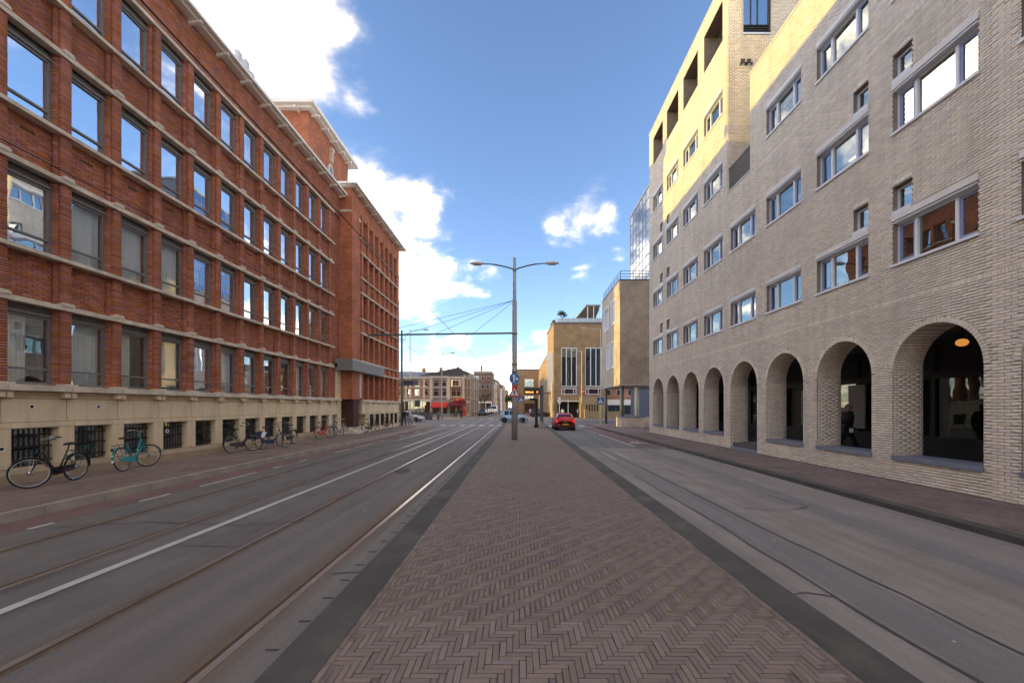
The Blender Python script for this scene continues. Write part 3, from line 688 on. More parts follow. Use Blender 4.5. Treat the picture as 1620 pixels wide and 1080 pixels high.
def archhole(k):
    c = AC(k)
    def f(z):
        lo = .62 if k != 3 else 0
        if z < lo-.1: return None
        if z < SPR: return (c-AR, c+AR)
        d = (AR+.10)**2-(z-SPR)**2
        if d <= 0: return None
        return (c-math.sqrt(d), c+math.sqrt(d))
    return f
# mortar backing with the openings left out
ys = sorted(set([YS0, 15.66, 17.4, YE]+[v for h in holes for v in h[:2]]+[AC(k)+s*AR for k in range(-4,8) for s in (-1,1)]))
zz_ = sorted(set([.02, .62, SPR+AR, 10.63, 14.24, 19.85]+[v for h in holes for v in h[2:]]))
b = MB()
for i in range(len(ys)-1):
    ym = (ys[i]+ys[i+1])/2
    for j in range(len(zz_)-1):
        zm = (zz_[j]+zz_[j+1])/2
        if zm > topz(ym): continue
        if any(h[0] < ym < h[1] and h[2] < zm < h[3] for h in holes): continue
        if zm < SPR+AR and any(AC(k)-AR < ym < AC(k)+AR and (zm > .62 or k == 3) for k in range(-4,8)): continue
        b.quad((XR,ys[i+1],zz_[j]),(XR,ys[i],zz_[j]),(XR,ys[i],zz_[j+1]),(XR,ys[i+1],zz_[j+1]))
NA = 20
for k in range(-4, 8):
    c = AC(k); pts = [(c-AR*math.cos(math.pi*i/NA), SPR+AR*math.sin(math.pi*i/NA)) for i in range(NA+1)]
    for i in range(NA):
        (ya, za), (yb, zb) = pts[i], pts[i+1]
        b.quad((XR,yb,zb),(XR,ya,za),(XR,ya,SPR+AR),(XR,yb,SPR+AR))
for h in holes:    # reveals of window openings
    for dpt in (.34 if h[2] < 17 else 1.3,):
        a, c, z0, z1 = h; X2 = XR+dpt
        b.quad((XR,a,z0),(X2,a,z0),(X2,a,z1),(XR,a,z1)); b.quad((XR,c,z1),(X2,c,z1),(X2,c,z0),(XR,c,z0))
        b.quad((XR,a,z1),(X2,a,z1),(X2,c,z1),(XR,c,z1)); b.quad((XR,c,z0),(X2,c,z0),(X2,a,z0),(XR,a,z0))
cwall = b.build('wall', CRMM, cb)
Lc, hc, jc = .204, .059, .0115
bx = []
for (ya, yb, zt) in ((YS0,15.66,14.24),(15.66,17.4,10.63),(17.4,YE,19.85)):
    hs = [h for h in holes if h[1] > ya and h[0] < yb]+[archhole(k) for k in range(-4,8) if AC(k)+1.2 > ya and AC(k)-1.2 < yb]
    if ya < 0: hs.append((YS0, 4.9, 0, 20))
    for q in courses(ya, yb, .04, zt-.06, hs, Lc, hc, jc): bx.append(q)
cbx = [(XR-.012+random.uniform(-.002,.002), XR+.02, q[0], q[1], q[2], q[3], q[4]) for q in bx]
def px_area(q):
    y = (q[2]+q[3])/2; z = (q[4]+q[5])/2; sx = 822+660*XR/y; sy = 643-660*(z-1.75)/y
    if not (0 < sx < 1612 and 4 < sy < 1076): return 0
    return 1/y**3
vis = sorted([q for q in cbx if q[6] and px_area(q) > 0], key=lambda q: -px_area(q))[:300]; chosen = set(map(id, vis))
t_ = MB(); t_.box(0,.032,0,Lc-jc,0,hc-jc); tme = t_.mesh('brick', CRM)
rest = []
for q in cbx:
    if id(q) in chosen: put('brick', tme, cwall, P(q[0], q[2], q[4]))
    else: rest.append(q[:6])
# far part's flank facing the street slot, jambs of the arches
for q in courses(XR+.004, 11.5, 10.6, 19.8, [(9.33,10.45,17.25,18.95)], Lc, hc, jc): rest.append((q[0],q[1],17.4-.012,17.43,q[2],q[3]))
for k in range(-2, 8):
    for q in courses(XR+.022, XR+.66, .6 if k != 3 else .1, SPR, [], Lc, hc, jc): rest.append((q[0],q[1],AC(k)+AR-.006,AC(k)+AR+.02,q[2],q[3]))
for (a, z0) in smalls:      # soldier course over the small windows
    for i in range(9): rest.append((XR-.014, XR+.02, a-.01+i*.0545, a+.034+i*.0545, z0+.655, z0+.76))
put('brickwork', boxes_mesh('brickwork', rest, CRM), cwall, kind='stuff')
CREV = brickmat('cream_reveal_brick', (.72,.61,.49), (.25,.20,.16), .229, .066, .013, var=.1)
for k in range(-4, 8):
    c = AC(k)
    b = MB(); nb = 42     # ring of rowlock bricks
    for i in range(nb):
        a0 = math.pi*i/nb+.006; a1 = math.pi*(i+1)/nb-.006
        r0, r1 = AR, AR+.105; pts = [(c-r*math.cos(a), SPR+r*math.sin(a)) for r, a in ((r0,a0),(r1,a0),(r1,a1),(r0,a1))]
        b.prism(pts, XR-.016, XR+.03, 'x')
    b.build('arch_ring', CRM, cb)
    b = MB(); X2 = XR+.67      # soffit and jambs
    pts = [(c-AR*math.cos(math.pi*i/NA), SPR+AR*math.sin(math.pi*i/NA)) for i in range(NA+1)]
    lo = .6 if k != 3 else .04
    pts = [(c-AR, lo)]+pts+[(c+AR, lo)]
    for i in range(len(pts)-1):
        (ya, za), (yb, zb) = pts[i], pts[i+1]; b.quad((XR,ya,za),(X2,ya,za),(X2,yb,zb),(XR,yb,zb))
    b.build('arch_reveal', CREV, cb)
    if k != 3:
        b = MB(); b.box(XR-.05, XR+.70, c-AR+.004, c+AR-.004, .53, .625); b.build('arch_sill', BLUESTONE, cb)
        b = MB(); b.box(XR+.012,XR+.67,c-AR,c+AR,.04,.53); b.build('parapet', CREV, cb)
    else:
        b = MB()
        for i in range(3): b.box(XR-.02+.24*i, XR+1.2, c-AR+.004, c+AR-.004, .04+.0, .14+.09*i)
        b.build('steps', BLUESTONE, cb)
b = MB()      # inner face of the arcade wall (back of the piers)
X2 = XR+.672
for i in range(-4, 8):
    b.box(X2, X2+.02, AC(i)+AR, AC(i)+2.475-AR, .04, 3.7)
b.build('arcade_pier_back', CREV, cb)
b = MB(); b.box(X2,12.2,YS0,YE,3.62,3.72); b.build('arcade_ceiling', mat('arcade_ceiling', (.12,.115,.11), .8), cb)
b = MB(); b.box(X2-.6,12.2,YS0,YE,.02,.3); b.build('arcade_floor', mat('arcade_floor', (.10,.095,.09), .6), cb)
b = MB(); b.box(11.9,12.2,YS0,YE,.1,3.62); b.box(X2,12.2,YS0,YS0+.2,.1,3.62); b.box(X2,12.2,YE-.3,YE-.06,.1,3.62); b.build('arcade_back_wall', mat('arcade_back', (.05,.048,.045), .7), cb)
b = MB(); gp_ = MB()
for i in range(22):
    y = -3+i*1.35; b.box(11.80,11.9,y,y+.09,.3,3.5); gp_.box(11.86,11.866,y+.09,y+1.35,.9,2.55)
b.box(11.79,11.9,YS0,YE-.4,.3,.9); b.box(11.79,11.9,YS0,YE-.4,2.55,2.75)
b.build('shopfront', mat('shopfront_frame', (.035,.034,.033), .5), cb); gp_.build('shop_pane', glassmat('shop_glass', (.5,.52,.52), .10), cb)
for (y0, y1, z0, z1, c_) in ((9.9,10.25,1.2,3.3,(.42,.42,.40)),(14.2,14.9,1.0,2.5,(.5,.5,.48)),(16.4,17.4,1.0,2.4,(.46,.45,.42))):
    b = MB(); b.box(11.74,11.79,y0,y1,z0,z1); b.build('blind', mat('blind_%d' % int(y0), c_, .9, .1), cb)
# windows
def facewin(y0, y1, z0, z1, t, m, d=.05, x=0.):
    b = MB(); b.box(x,x+d,y0,y0+t,z0,z1); b.box(x,x+d,y1-t,y1,z0,z1); b.box(x,x+d,y0+t,y1-t,z0,z0+t); b.box(x,x+d,y0+t,y1-t,z1-t,z1); return b
b = facewin(-CW+.003,-.003,0,WHt-.03,.045,WHITEF); b.box(-.02,.05,-.50,-.44,.045,WHt-.08); b.box(-.02,.05,-CW+.44,-CW+.50,.045,WHt-.08); wfm = b.mesh('window', WHITEF)
b = facewin(-.44,-.05,.05,WHt-.08,.055,BLUEF,.05,.008); sa1 = b.mesh('sash', BLUEF)
b = facewin(-CW+.05,-CW+.44,.05,WHt-.08,.055,BLUEF,.05,.008); sa2 = b.mesh('sash', BLUEF)
b = MB(); b.box(.035,.041,-CW+.05,-.05,.045,WHt-.08); wpm = b.mesh('pane', GLD)
b = MB(); b.box(XR-.055,XR+.2,-CW-.03,.03,-.055,.0); wsm = b.mesh('sill', WHITEF)
b = MB(); b.box(XR-.035,XR+.2,-CW-.015,.015,WHt+.035,WHt+.175); wlm = b.mesh('lintel', mat('pale_lintel', (.82,.76,.68), .8, .1, 2))
b = MB(); b.box(XR-.03,XR+.2,-CW+.003,-.003,WHt-.025,WHt-.005); wtm = b.mesh('drip_strip', WHITEF)
b = MB(); b.box(0,.004,-CW+.06,-.06,.1,WHt-.1); lbm = b.mesh('ceiling_light', mat('warm_office_light', (.9,.7,.45), .5, emit=(1,.72,.42), estr=.6))
for (k, r) in wins:
    o = P(XR+.10, CF(k), SILL[r]); o2 = P(0, CF(k), SILL[r])
    wv = put('window', wfm, cb, o); put('sash', sa1, wv, o); put('sash', sa2, wv, o); put('pane', wpm, wv, o)
    put('sill', wsm, wv, o2); put('lintel', wlm, wv, o2); put('drip_strip', wtm, wv, o2)
b = facewin(.003,.467,.08,.62,.04,WHITEF); smf = b.mesh('small_window', WHITEF)
b = MB(); b.box(.03,.036,.03,.44,.1,.6); smp = b.mesh('pane', GLD); b = MB(); b.box(-.14,.05,.002,.468,-.03,.08); sms = b.mesh('sill', WHITEF)
for (a, z0) in smalls:
    o = P(XR+.1, a, z0); wv = put('small_window', smf, cb, o); put('pane', smp, wv, o); put('sill', sms, wv, o)
b = MB(); b.box(XR+.9,XR+.95,YS0,YE-.5,4.3,19.4)
for z_ in (4.4,7.4,10.4): b.box(XR+.341,XR+.9,YS0,15.6 if z_ > 9 else YE-.5,z_,z_+.12)
rm = MB(); rm.box(XR+.9,XR+.95,YS0,15.6,4.3,14.1); rm.box(XR+.9,XR+.95,15.6,17.4,4.3,10.5); rm.box(XR+.9,XR+.95,17.5,YE-.4,4.3,17.0)
for z_ in (4.42,7.45,10.5): rm.box(XR+.345,XR+.9,YS0,YE-.4,z_,z_+.1)
rm.build('room', mat('office_room', (.13,.125,.11), .9, .3, .6), cb)
b = MB(); rr_ = random.Random(3)
for (k, r) in wins:
    if k in (0,1) and r in (1,2): b.box(XR+.45,XR+.48,CF(k)-1.2,CF(k)-.6,SILL[r]+.45,SILL[r]+.50)
b.build('ceiling_lamp', mat('office_lamp', (.9,.75,.5), .5, emit=(1,.72,.42), estr=.5), cb)
# string courses, copings
for z_ in (4.13, 10.36):
    b = MB()
    y = 4.9
    while y < (YE if z_ < 10 else 15.6): b.box(XR-.018,XR+.02,y,y+.046,z_,z_+.10); y += .0575
    b.build('string_course', CRM, cb)
COP = mat('pale_coping', (.62,.56,.47), .7)
b = MB(); b.box(XR-.03,XR+.35,YS0,15.70,14.18,14.25); b.box(XR-.03,XR+.35,17.36,YE+.03,19.79,19.87); b.box(XR-.03,XR+1.5,15.665,17.39,10.57,10.64); b.box(XR+.35,11.5,17.36,17.6,19.79,19.87); b.build('coping', COP, cb)
# body behind the facade
b = MB(); b.box(12.2,24,YS0,YE,.02,3.7); b.box(9.6,24,YS0,15.64,3.75,14.16); b.box(10.3,24,15.64,17.42,3.75,10.6); b.box(9.95,24,17.42,YE-.02,3.75,19.8)
b.box(XR+.02,9.95,YE-.06,YE-.02,.02,19.8); b.box(XR+.02,9.95,17.415,17.45,10.6,19.8); b.box(XR+.02,9.6,15.60,15.655,10.5,14.16); b.box(XR+.02,9.95,17.5,YE-.1,19.5,19.78); b.box(8.9,24,-30,YS0,.02,14.2)
b.build('rear_wall', CREV, cb)
# loggias with rails
for k in logg:
    b = MB()
    for z_ in (17.5,17.72,17.94): b.tube([(XR+.12,CF(k)-CW,z_),(XR+.12,CF(k),z_)], .018, 6)
    b.build('loggia_rail', DKMET, cb)
    b = MB(); b.box(XR+1.29,XR+1.305,CF(k)-CW,CF(k),17.4,19.04); b.build('loggia_back', mat('loggia_back', (.14,.12,.10), .8), cb)
b = MB()      # terrace rail in the slot
for i in range(36): b.box(XR+.06,XR+.075,15.68+i*.0475,15.69+i*.0475,10.66,11.6)
b.box(XR+.05,XR+.09,15.66,17.4,11.58,11.64); b.box(XR+.05,XR+.09,15.66,17.4,10.68,10.72); b.build('terrace_rail', DKMET, cb)
b = MB(); b.box(XR+.25,XR+.40,YS0,15.5,14.36,14.44); b.box(XR+.22,XR+.42,YS0,15.6,14.50,14.53)
for i in range(10): b.box(XR+.3,XR+.34,-3+i*2,-2.94+i*2,14.2,14.5)
b.build('roof_rail', IRON, cb)
# glazed penthouse and corner loggia
b = MB(); b.box(10.55,18,2,15.3,17.2,17.45); ph = b.build('penthouse_roof', DKMET, cb)
b = MB(); b.box(10.8,10.82,2,15.2,14.2,17.2); b.box(10.82,18,15.18,15.2,14.2,17.2); b.build('penthouse_pane', GL, ph)
b = MB()
for i in range(12): b.box(10.74,10.82,2+i*1.19,2.07+i*1.19,14.2,17.2)
for z_ in (15.2,16.2): b.box(10.75,10.81,2,15.2,z_,z_+.05)
for i in range(5): b.box(10.8+i*1.5,10.86+i*1.5,15.2,15.26,14.2,17.2)
b.build('penthouse_mullion', WHITEF, ph)
b = MB(); b.box(11.2,18,3,15,14.2,17.2); b.build('penthouse_room', ROOM, ph)
b = MB(); b.box(9.33,10.45,17.36,17.41,17.25,17.31); cl_ = b.build('corner_loggia', WHITEF, cb)
b = MB(); b.box(9.34,10.44,17.405,17.41,17.31,18.9); b.build('pane', GL, cl_)
b = MB(); b.box(10.36,10.44,17.35,17.40,17.31,18.9)
for z_ in (17.4,17.5,17.6): b.box(9.34,10.36,17.37,17.40,z_,z_+.04)
for x_ in (9.62,9.9): b.box(x_,x_+.03,17.37,17.40,17.6,18.9)
b.build('loggia_rail', IRON, cl_)
for x_ in (9.22,9.48):
    b = MB(); b.box(x_,x_+.16,17.36,17.395,16.05,16.22); v_ = b.build('wall_vent', mat('brown_vent', (.10,.075,.05), .6), cb)
    b = MB(); b.box(x_-.03,x_-.005,17.3,17.395,15.95,16.05); b.box(x_+.165,x_+.19,17.3,17.395,15.95,16.05); b.build('vent_bracket', IRON, v_)
# amber arcade lamp
lp = thing('arcade_lamp', 'round amber ceiling lamp glowing inside the widest dark arch', 'lamp', P(10.5, 9.9, 3.62))
b = MB(); b.tube([(10.5,9.9,3.62),(10.5,9.9,3.35)], .02, 8); b.build('rod', IRON, lp)
b = MB(); b.ball((10.5,9.9,3.27), (.12,.12,.09)); b.build('globe', mat('amber_globe', (.5,.2,.04), .4, emit=(1,.42,.08), estr=.045), lp)

# ================================================================== BACKGROUND BUILDINGS (metres, local facade along x facing -y)
def inst(name, me, parent, loc=(0,0,0)):
    o = bpy.data.objects.new(name, me); COL.objects.link(o); o.parent = parent; o.location = loc; return o
_wc = {}
def hwin(w, h, fm, style=1, pm=None):
    key = (round(w,2), round(h,2), fm.name, style)
    if key in _wc: return _wc[key]
    b = MB(1); t = .07
    b.box(0,t,-.04,.06,0,h); b.box(w-t,w,-.04,.06,0,h); b.box(t,w-t,-.04,.06,0,t); b.box(t,w-t,-.04,.06,h-t,h)
    if style >= 1: b.box(t,w-t,-.035,.05,h*.68,h*.68+.06)
    if style >= 2: b.box(w/2-.035,w/2+.035,-.03,.05,t,h-t)
    b.box(-.08,w+.08,-.10,.02,-.09,0)
    f = b.mesh('window', fm); b = MB(1); b.box(t*.5,w-t*.5,.0,.008,t*.5,h-t*.5); p = b.mesh('pane', pm or GLD)
    _wc[key] = (f, p); return f, p
def house(label, loc, rotz, w, d, h, wm, trim, rows, ncol, ww, roof=None, roofm=None, shop=None, pil=False, awn=None, cat='house', group=None, style=1, name='house', chim=0):
    """rows: [(sill z, head z)]; walls get real openings by building piers and spandrels round the windows"""
    t = thing(name, label, cat, loc, group, rotz)
    b = MB(1); xs = []; gap = (w-ncol*ww)/(ncol+1)
    for i in range(ncol): xs.append(gap+(ww+gap)*i)
    z = shop if shop else 0.
    for (a, c) in rows:
        b.box(0,w,.0,.25,z,a)
        px = 0
        for x in xs: b.box(px,x,0,.25,a,c); px = x+ww
        b.box(px,w,0,.25,a,c); z = c
    b.box(0,w,0,.25,z,h); b.box(0,w,.5,d,0,h-.02); b.box(0,.25,.25,.5,0,h-.02); b.box(w-.25,w,.25,.5,0,h-.02)
    child('wall', b, wm, t)
    for (a, c) in rows:
        f, p = hwin(ww, c-a, trim, style)
        for x in xs:
            o = inst('window', f, t, (x,.12,a)); inst('pane', p, o)
    b = MB(1); b.box(-.05,w+.05,-.22,.1,h-.28,h); b.box(-.02,w+.02,-.1,.1,h-.6,h-.5); child('cornice', b, trim, t)
    if pil:
        for x in pil:
            b = MB(1); b.box(x-.16,x+.16,-.09,.02,shop or 0,h-.3); child('pilaster', b, trim, t)
        for (a, c) in rows:
            b = MB(1); b.box(0,w,-.05,.02,a-.22,a-.1); child('string_course', b, trim, t)
    if shop:
        b = MB(1); b.box(0,w,-.02,.2,shop-.6,shop-.05); b.box(0,.2,-.02,.2,0,shop-.6); b.box(w-.2,w,-.02,.2,0,shop-.6); n = max(2,int(w/1.6))
        for i in range(1,n): b.box(w*i/n-.06,w*i/n+.06,0,.2,0,shop-.6)
        b.box(0,w,0,.2,0,.5); sf = child('shopfront', b, trim if not awn else mat('shop_timber', (.30,.30,.24), .6), t)
        b = MB(1); b.box(.2,w-.2,.15,.16,.5,shop-.6); child('shop_pane', b, GLD, sf)
    if roof:
        rz, rd = roof; b = MB(1); b.add([(0,-.1,h),(w,-.1,h),(w,rd,h+rz),(0,rd,h+rz),(0,d,h),(w,d,h)], [(0,1,2,3),(3,2,5,4),(0,3,4),(1,5,2)]); rf = child('roof', b, roofm, t)
        n = int(w/.9)
        for i in range(n+1):
            x = w*i/n; b = MB(1); b.tube([(x,-.08,h+.03),(x,rd,h+rz+.03)], .03, 4); child('roof_seam', b, roofm, rf)
    for i in range(chim):
        x = w*(.3+.5*i); b = MB(1); b.box(x,x+.7,d*.3,d*.3+.6,h,h+2.0); c = child('chimney', b, wm, t)
        b = MB(1)
        for q in (.15,.5): b.tube([(x+q,d*.3+.3,h+2.0),(x+q,d*.3+.3,h+2.4)], .11, 8)
        child('chimney_pot', b, mat('clay_pot', (.3,.14,.08), .9), c)
    if awn:
        x0, x1, z0, z1, dp, am = awn
        b = MB(1); b.add([(x0,-.03,z1),(x1,-.03,z1),(x1,-dp,z0),(x0,-dp,z0),(x0,-dp,z0-.25),(x1,-dp,z0-.25),(x0,-.03,z1-.04),(x1,-.03,z1-.04)], [(0,1,2,3),(3,2,5,4),(0,3,6),(1,7,2)]); child('awning', b, am, t)
    return t
OB = brickmat('orange_house_brick', (.42,.19,.10), (.30,.24,.18)); BB = brickmat('brown_house_brick', (.30,.18,.12), (.18,.14,.11))
PB = brickmat('purple_grey_brick', (.26,.20,.20), (.2,.17,.16)); YB_ = brickmat('yellow_house_brick', (.46,.34,.20), (.3,.24,.17))
DB = brickmat('dark_house_brick', (.19,.125,.095), (.12,.09,.075)); CRT = mat('cream_trim', (.68,.60,.45), .7, .1, 2)
WHT = mat('white_trim', (.78,.76,.72), .7, .08, 2); REDAWN = mat('red_awning', (.55,.05,.04), .8, .1); DRAWN = mat('burgundy_awning', (.16,.02,.04), .8, .1)
ROOFZ = mat('zinc_roof', (.26,.27,.30), .5, .12, 1, metal=.3); ROOFD = mat('dark_roof', (.09,.085,.085), .8, .15)
OL = P(-27, 75, 0)
house('brick corner-row house with cream pilasters, zinc seamed roof and grey shopfront', P(-27,75,0), 0, (27-15.9)*S, 9, 7.05*S, OB, CRT, [(3.7*S,4.9*S),(5.3*S,6.35*S)], 7, 1.05, (1.3,2.2), ROOFZ, 3.2*S, [4.2,7.4,11.0,12.3], None, chim=2)
house('grey-brick house with tall white windows and red shop awning beside the corner', P(-15.88,75,0), 0, 3.1*S, 9, 7.2*S, PB, CRT, [(3.6*S,5.0*S),(5.35*S,6.5*S)], 2, 1.1, (1.0,2.5), ROOFD, 3.0*S, [.1,3.3], (.1,3.3,2.0,2.9,1.2,REDAWN), chim=1)
ch = house('cream-trimmed corner house with bay window above red and burgundy awnings', P(-12.75,75,0), 0, 2.7*S, 9, 7.1*S, OB, CRT, [(3.6*S,5.05*S)], 1, 1.9, (.9,2.6), ROOFD, 3.0*S, [.1,2.9], (.2,3.6,2.3,3.2,1.5,DRAWN), style=2)
b = MB(1); b.prism([(.5,0),(.85,-.7),(2.2,-.7),(2.55,0)], 5.95, 7.35); bay = child('bay_window', b, CRT, ch)
b = MB(1); b.box(.95,1.5,-.712,-.705,6.15,7.15); b.box(1.56,2.1,-.712,-.705,6.15,7.15); child('pane', b, GLD, bay)
b = MB(1); b.ball((2.5,-1.0,3.35), (.85,.6,.38), 14, 8); child('dome_awning', b, mat('bright_red_awning', (.5,.06,.045), .8, .1), ch)
b = MB(1); b.box(.25,.85,-.3,-.24,2.1,3.1); child('shop_sign', b, WHT, ch)
house('long brick terrace house with cream dormers behind the shop corner', P(-10.02,75.2,0), R(90), 9.5*S, 9, 7.4*S, BB, CRT, [(3.6*S,5.1*S),(5.5*S,6.6*S)], 4, 1.3, (1.4,2.2), ROOFD, 3.0*S, [.1,5,10.4], None, style=2)
h2 = house('taller brown terrace house with pale balcony bays along the tram street', P(-10.3,85,0), R(90), 9*S, 9, 8.3*S, BB, CRT, [(.9*S,2.6*S),(3.6*S,5.3*S),(6*S,7.4*S)], 4, 1.4, (1.6,2.5), ROOFD, None, [.1,2.6,5.1,7.5,9.8], None, style=2, chim=2)
house('red-brown terrace house with white sash windows next to the dark corner block', P(-10.3,94.4,0), R(90), 10*S, 9, 8.8*S, BB, WHT, [(.9*S,2.6*S),(3.6*S,5.3*S),(6.1*S,7.5*S)], 4, 1.5, (1.2,2.5), ROOFD, None, [.1,5.5,10.9], None, style=2)
house('dark brick corner block with pale ground floor and small white windows', P(-13.2,120,0), 0, 5.2*S, 12, 12.0*S, DB, WHT, [(4.3*S,5.8*S),(7*S,8.4*S),(9.4*S,10.6*S)], 3, 1.2, None, None, 3.3*S, None, None, chim=1)
cols = [(WHT,WHT),(YB_,WHT),(BB,WHT),(mat('pale_grey_render', (.6,.6,.6), .8, .1),WHT),(OB,CRT),(mat('ochre_render', (.55,.42,.2), .8, .1),WHT),(DB,WHT),(BB,WHT)]
far_lab = ['white rendered house in the far row down the tram street','yellow brick house between the white and brown far houses','brown brick house in the middle of the far street row','pale grey rendered house in the far street row','orange brick house beyond the pale grey far house','ochre rendered house in the far street row','dark brick house near the end of the far row','brown end house closing the far street row']
for i in range(8):
    house(far_lab[i], P(-9.2+.35*i,138+i*14,0), R(90), 13.8*S, 10, (9.5+1.2*(i%3))*S, cols[i][0], cols[i][1], [(1*S,2.7*S),(4*S,5.7*S),(6.8*S,8.2*S)], 5, 1.5, (1.6,3), ROOFD, group='far houses down the tram street')
hh = house('brick shop house with long white awning behind the tiled block', P(14.2,74,0), 0, 13*S, 9, 8*S, OB, WHT, [(3.7*S,5.2*S),(5.8*S,7*S)], 6, 1.1, (1.4,2.5), ROOFD, 3.1*S, None, (.3,14.2,2.5,3.4,2.2,mat('white_awning', (.75,.73,.68), .8, .06)))
# ---- cinema
CIB = brickmat('cinema_brick', (.40,.265,.14), (.26,.18,.10), .22, .062, .012, var=.14)
ci = thing('cinema_building', 'yellow-brown brick cinema with two tall white-framed windows and roof terrace', 'cinema', P(9.6,68,0))
b = MB(); b.prism([(5.56,68),(14.1,68),(14.1,78),(5.14,78)], 0, 15.2); cw_ = b.build('wall', CIB, ci)
b = MB(); b.prism([(5.14,78.01),(14.1,78.01),(14.1,106),(4.96,106)], 0, 11.2); b.build('side_wing', CIB, ci)
b = MB(); b.prism([(5.5,67.94),(14.15,67.94),(14.15,78.1),(5.06,78.1)], 15.2, 15.5); b.build('roof_edge', mat('dark_roof_edge', (.16,.14,.12), .7), ci)
b = MB(); b.prism([(5.1,78.12),(14.1,78.12),(14.1,106.1),(4.9,106.1)], 11.2, 11.4); b.build('roof_edge', mat('dark_roof_edge', (.16,.14,.12), .7), ci)
for x0, x1 in ((6.8,9.27),(10.7,13.3)):
    b = MB(); t = .14; w3 = (x1-x0)/3
    for i in range(4): b.box(x0+i*w3-(.07 if i else 0), x0+i*w3+.07+(0 if i < 3 else -.0), 67.9, 68.05, 5.1, 11.3)
    b.box(x0,x1,67.9,68.05,11.2,11.35); b.box(x0,x1,67.9,68.05,5.0,5.14); wv = b.build('tall_window', WHITEF, ci)
    b = MB()
    for i in range(12): b.box(x0,x1,67.955,67.99,5.3+i*.5,5.34+i*.5)
    b.build('glazing_bar', DKMET, wv)
    b = MB(); b.box(x0,x1,67.975,67.99,5.1,11.25); b.build('pane', GLD, wv)
    b = MB(); b.box(x0,x1,67.92,67.995,3.72,4.75); w2 = b.build('small_window', WHITEF, ci)
    b = MB(); b.box(x0+.15,x0+.4,67.905,67.919,3.85,4.62); b.box(x0+.55,x1-.55,67.905,67.919,3.85,4.62); b.box(x1-.4,x1-.15,67.905,67.919,3.85,4.62); b.build('pane', mat('dark_poster', (.06,.03,.03), .3), w2)
for i in range(5):       # sunlit tall strips in the flank
    y = 69.2+i*1.7; x = 5.56-(y-68)*.042
    b = MB(); b.add([(x-.02,y,4.6),(x-.06,y+.9,4.6),(x-.06,y+.9,11),(x-.02,y,11)], [(0,1,2,3)]); wv = b.build('side_window', mat('flank_pane', (.35,.38,.38), .25), ci)
    for q in (0,.9): 
        b = MB(); b.box(x-.13-q*.04,x+.02,y+q-.06,y+q+.06,4.5,11.1); b.build('window_post', WHITEF, wv)
b = MB(); b.box(6.2,9.5,67.9,68.01,.05,2.55); b.build('entrance', DARK, ci)
b = MB(); b.box(6.1,9.6,67.2,68.0,2.55,2.75); b.box(7.8,7.95,67.6,67.8,.0,2.9); b.build('entrance_canopy', WHITEP, ci)
b = MB()
for i in range(9): b.tube([(5.35+.05*math.sin(i*2.2),67.8,.0+i*.62),(5.35+.05*math.cos(i*1.7),67.8,.62+i*.62)], [.26+.05*math.sin(i*1.9),.24+.06*math.cos(i*2.3)], 9)
b.build('stone_sculpture', mat('pale_sculpture', (.62,.50,.32), .85, .2, 3, .4), ci)
b = MB(); b.prism([(10.25+.47*math.cos(q*math.pi/14), 4.22+.47*math.sin(q*math.pi/14)) for q in range(28)], 67.88, 67.99, 'y'); rs = b.build('round_sign', mat('orange_sign', (.60,.13,.05), .5), ci)
b = MB(); b.box(9.88,10.62,67.86,67.879,4.12,4.32); b.build('sign_bar', mat('sign_cream', (.75,.55,.42), .5), rs)
b = MB(); b.box(9.7,14.0,66.3,67.99,0,2.3); b.box(9.7,14.0,66.6,67.99,2.3,3.3); b.build('annexe', mat('warm_stone', (.46,.33,.17), .85, .12, 2), ci)
for i in range(5): b = MB(); b.box(10.6+.42*i,10.78+.42*i,66.27,66.3,.9,2.1); b.build('slot_window', DARK, ci)
b = MB(); b.box(10.3,15,62.4,62.8,0,1.05); b.box(9.7,10.3,62.3,62.9,0,1.35); tag(b.build('terrace_wall', mat('warm_stone', (.46,.33,.17), .85, .12, 2)), 'low yellow stone terrace wall in front of the cinema', 'wall')
def text(parent, body, size, loc, rot, m, name):
    cu = bpy.data.curves.new(name, 'FONT'); cu.body = body; cu.size = size; cu.extrude = .02; cu.align_x = 'CENTER'
    o = bpy.data.objects.new(name, cu); COL.objects.link(o); dg = bpy.context.evaluated_depsgraph_get(); me = bpy.data.meshes.new_from_object(o.evaluated_get(dg)); bpy.data.objects.remove(o)
    me.materials.clear(); me.materials.append(m); q = bpy.data.objects.new(name, me); COL.objects.link(q); q.parent = parent; q.location = loc; q.rotation_euler = rot; return q
tx = text(ci, 'ST', 2.3, (P(5.36,71.5,2.9)[0]-9.6*S-.12, 3.5*S, 2.9*S), (R(90),0,R(-90-2.4)), mat('red_letters', (.55,.05,.03), .5), 'lettering')
# roof terrace of the cinema
b = MB(); b.add([(8.6,74,15.6),(12.8,74,15.6),(13.4,69,18.4),(11.0,69,18.4),(8.6,74,15.8),(12.8,74,15.8),(13.4,69,18.6),(11.0,69,18.6)], [(0,1,2,3),(7,6,5,4),(0,3,7,4),(1,5,6,2),(2,6,7,3),(0,4,5,1)]); b.build('terrace_roof', mat('terrace_roof', (.26,.25,.22), .7), ci)
for x, z in ((11.2,18.35),(12.2,18.35),(13.2,18.35)): b = MB(); b.box(x,x+.12,69,69.12,15.5,z); b.build('terrace_post', WHITEP, ci)
b = MB(); b.box(6.2,13.9,68.3,68.34,15.5,16.2); b.build('terrace_screen', mat('screen_glass', (.55,.62,.66), .2), ci)
b = MB()
for i in range(9): b.box(6.0+i*.95,6.06+i*.95,68.25,68.3,15.5,16.4)
b.build('terrace_rail', GALV, ci)
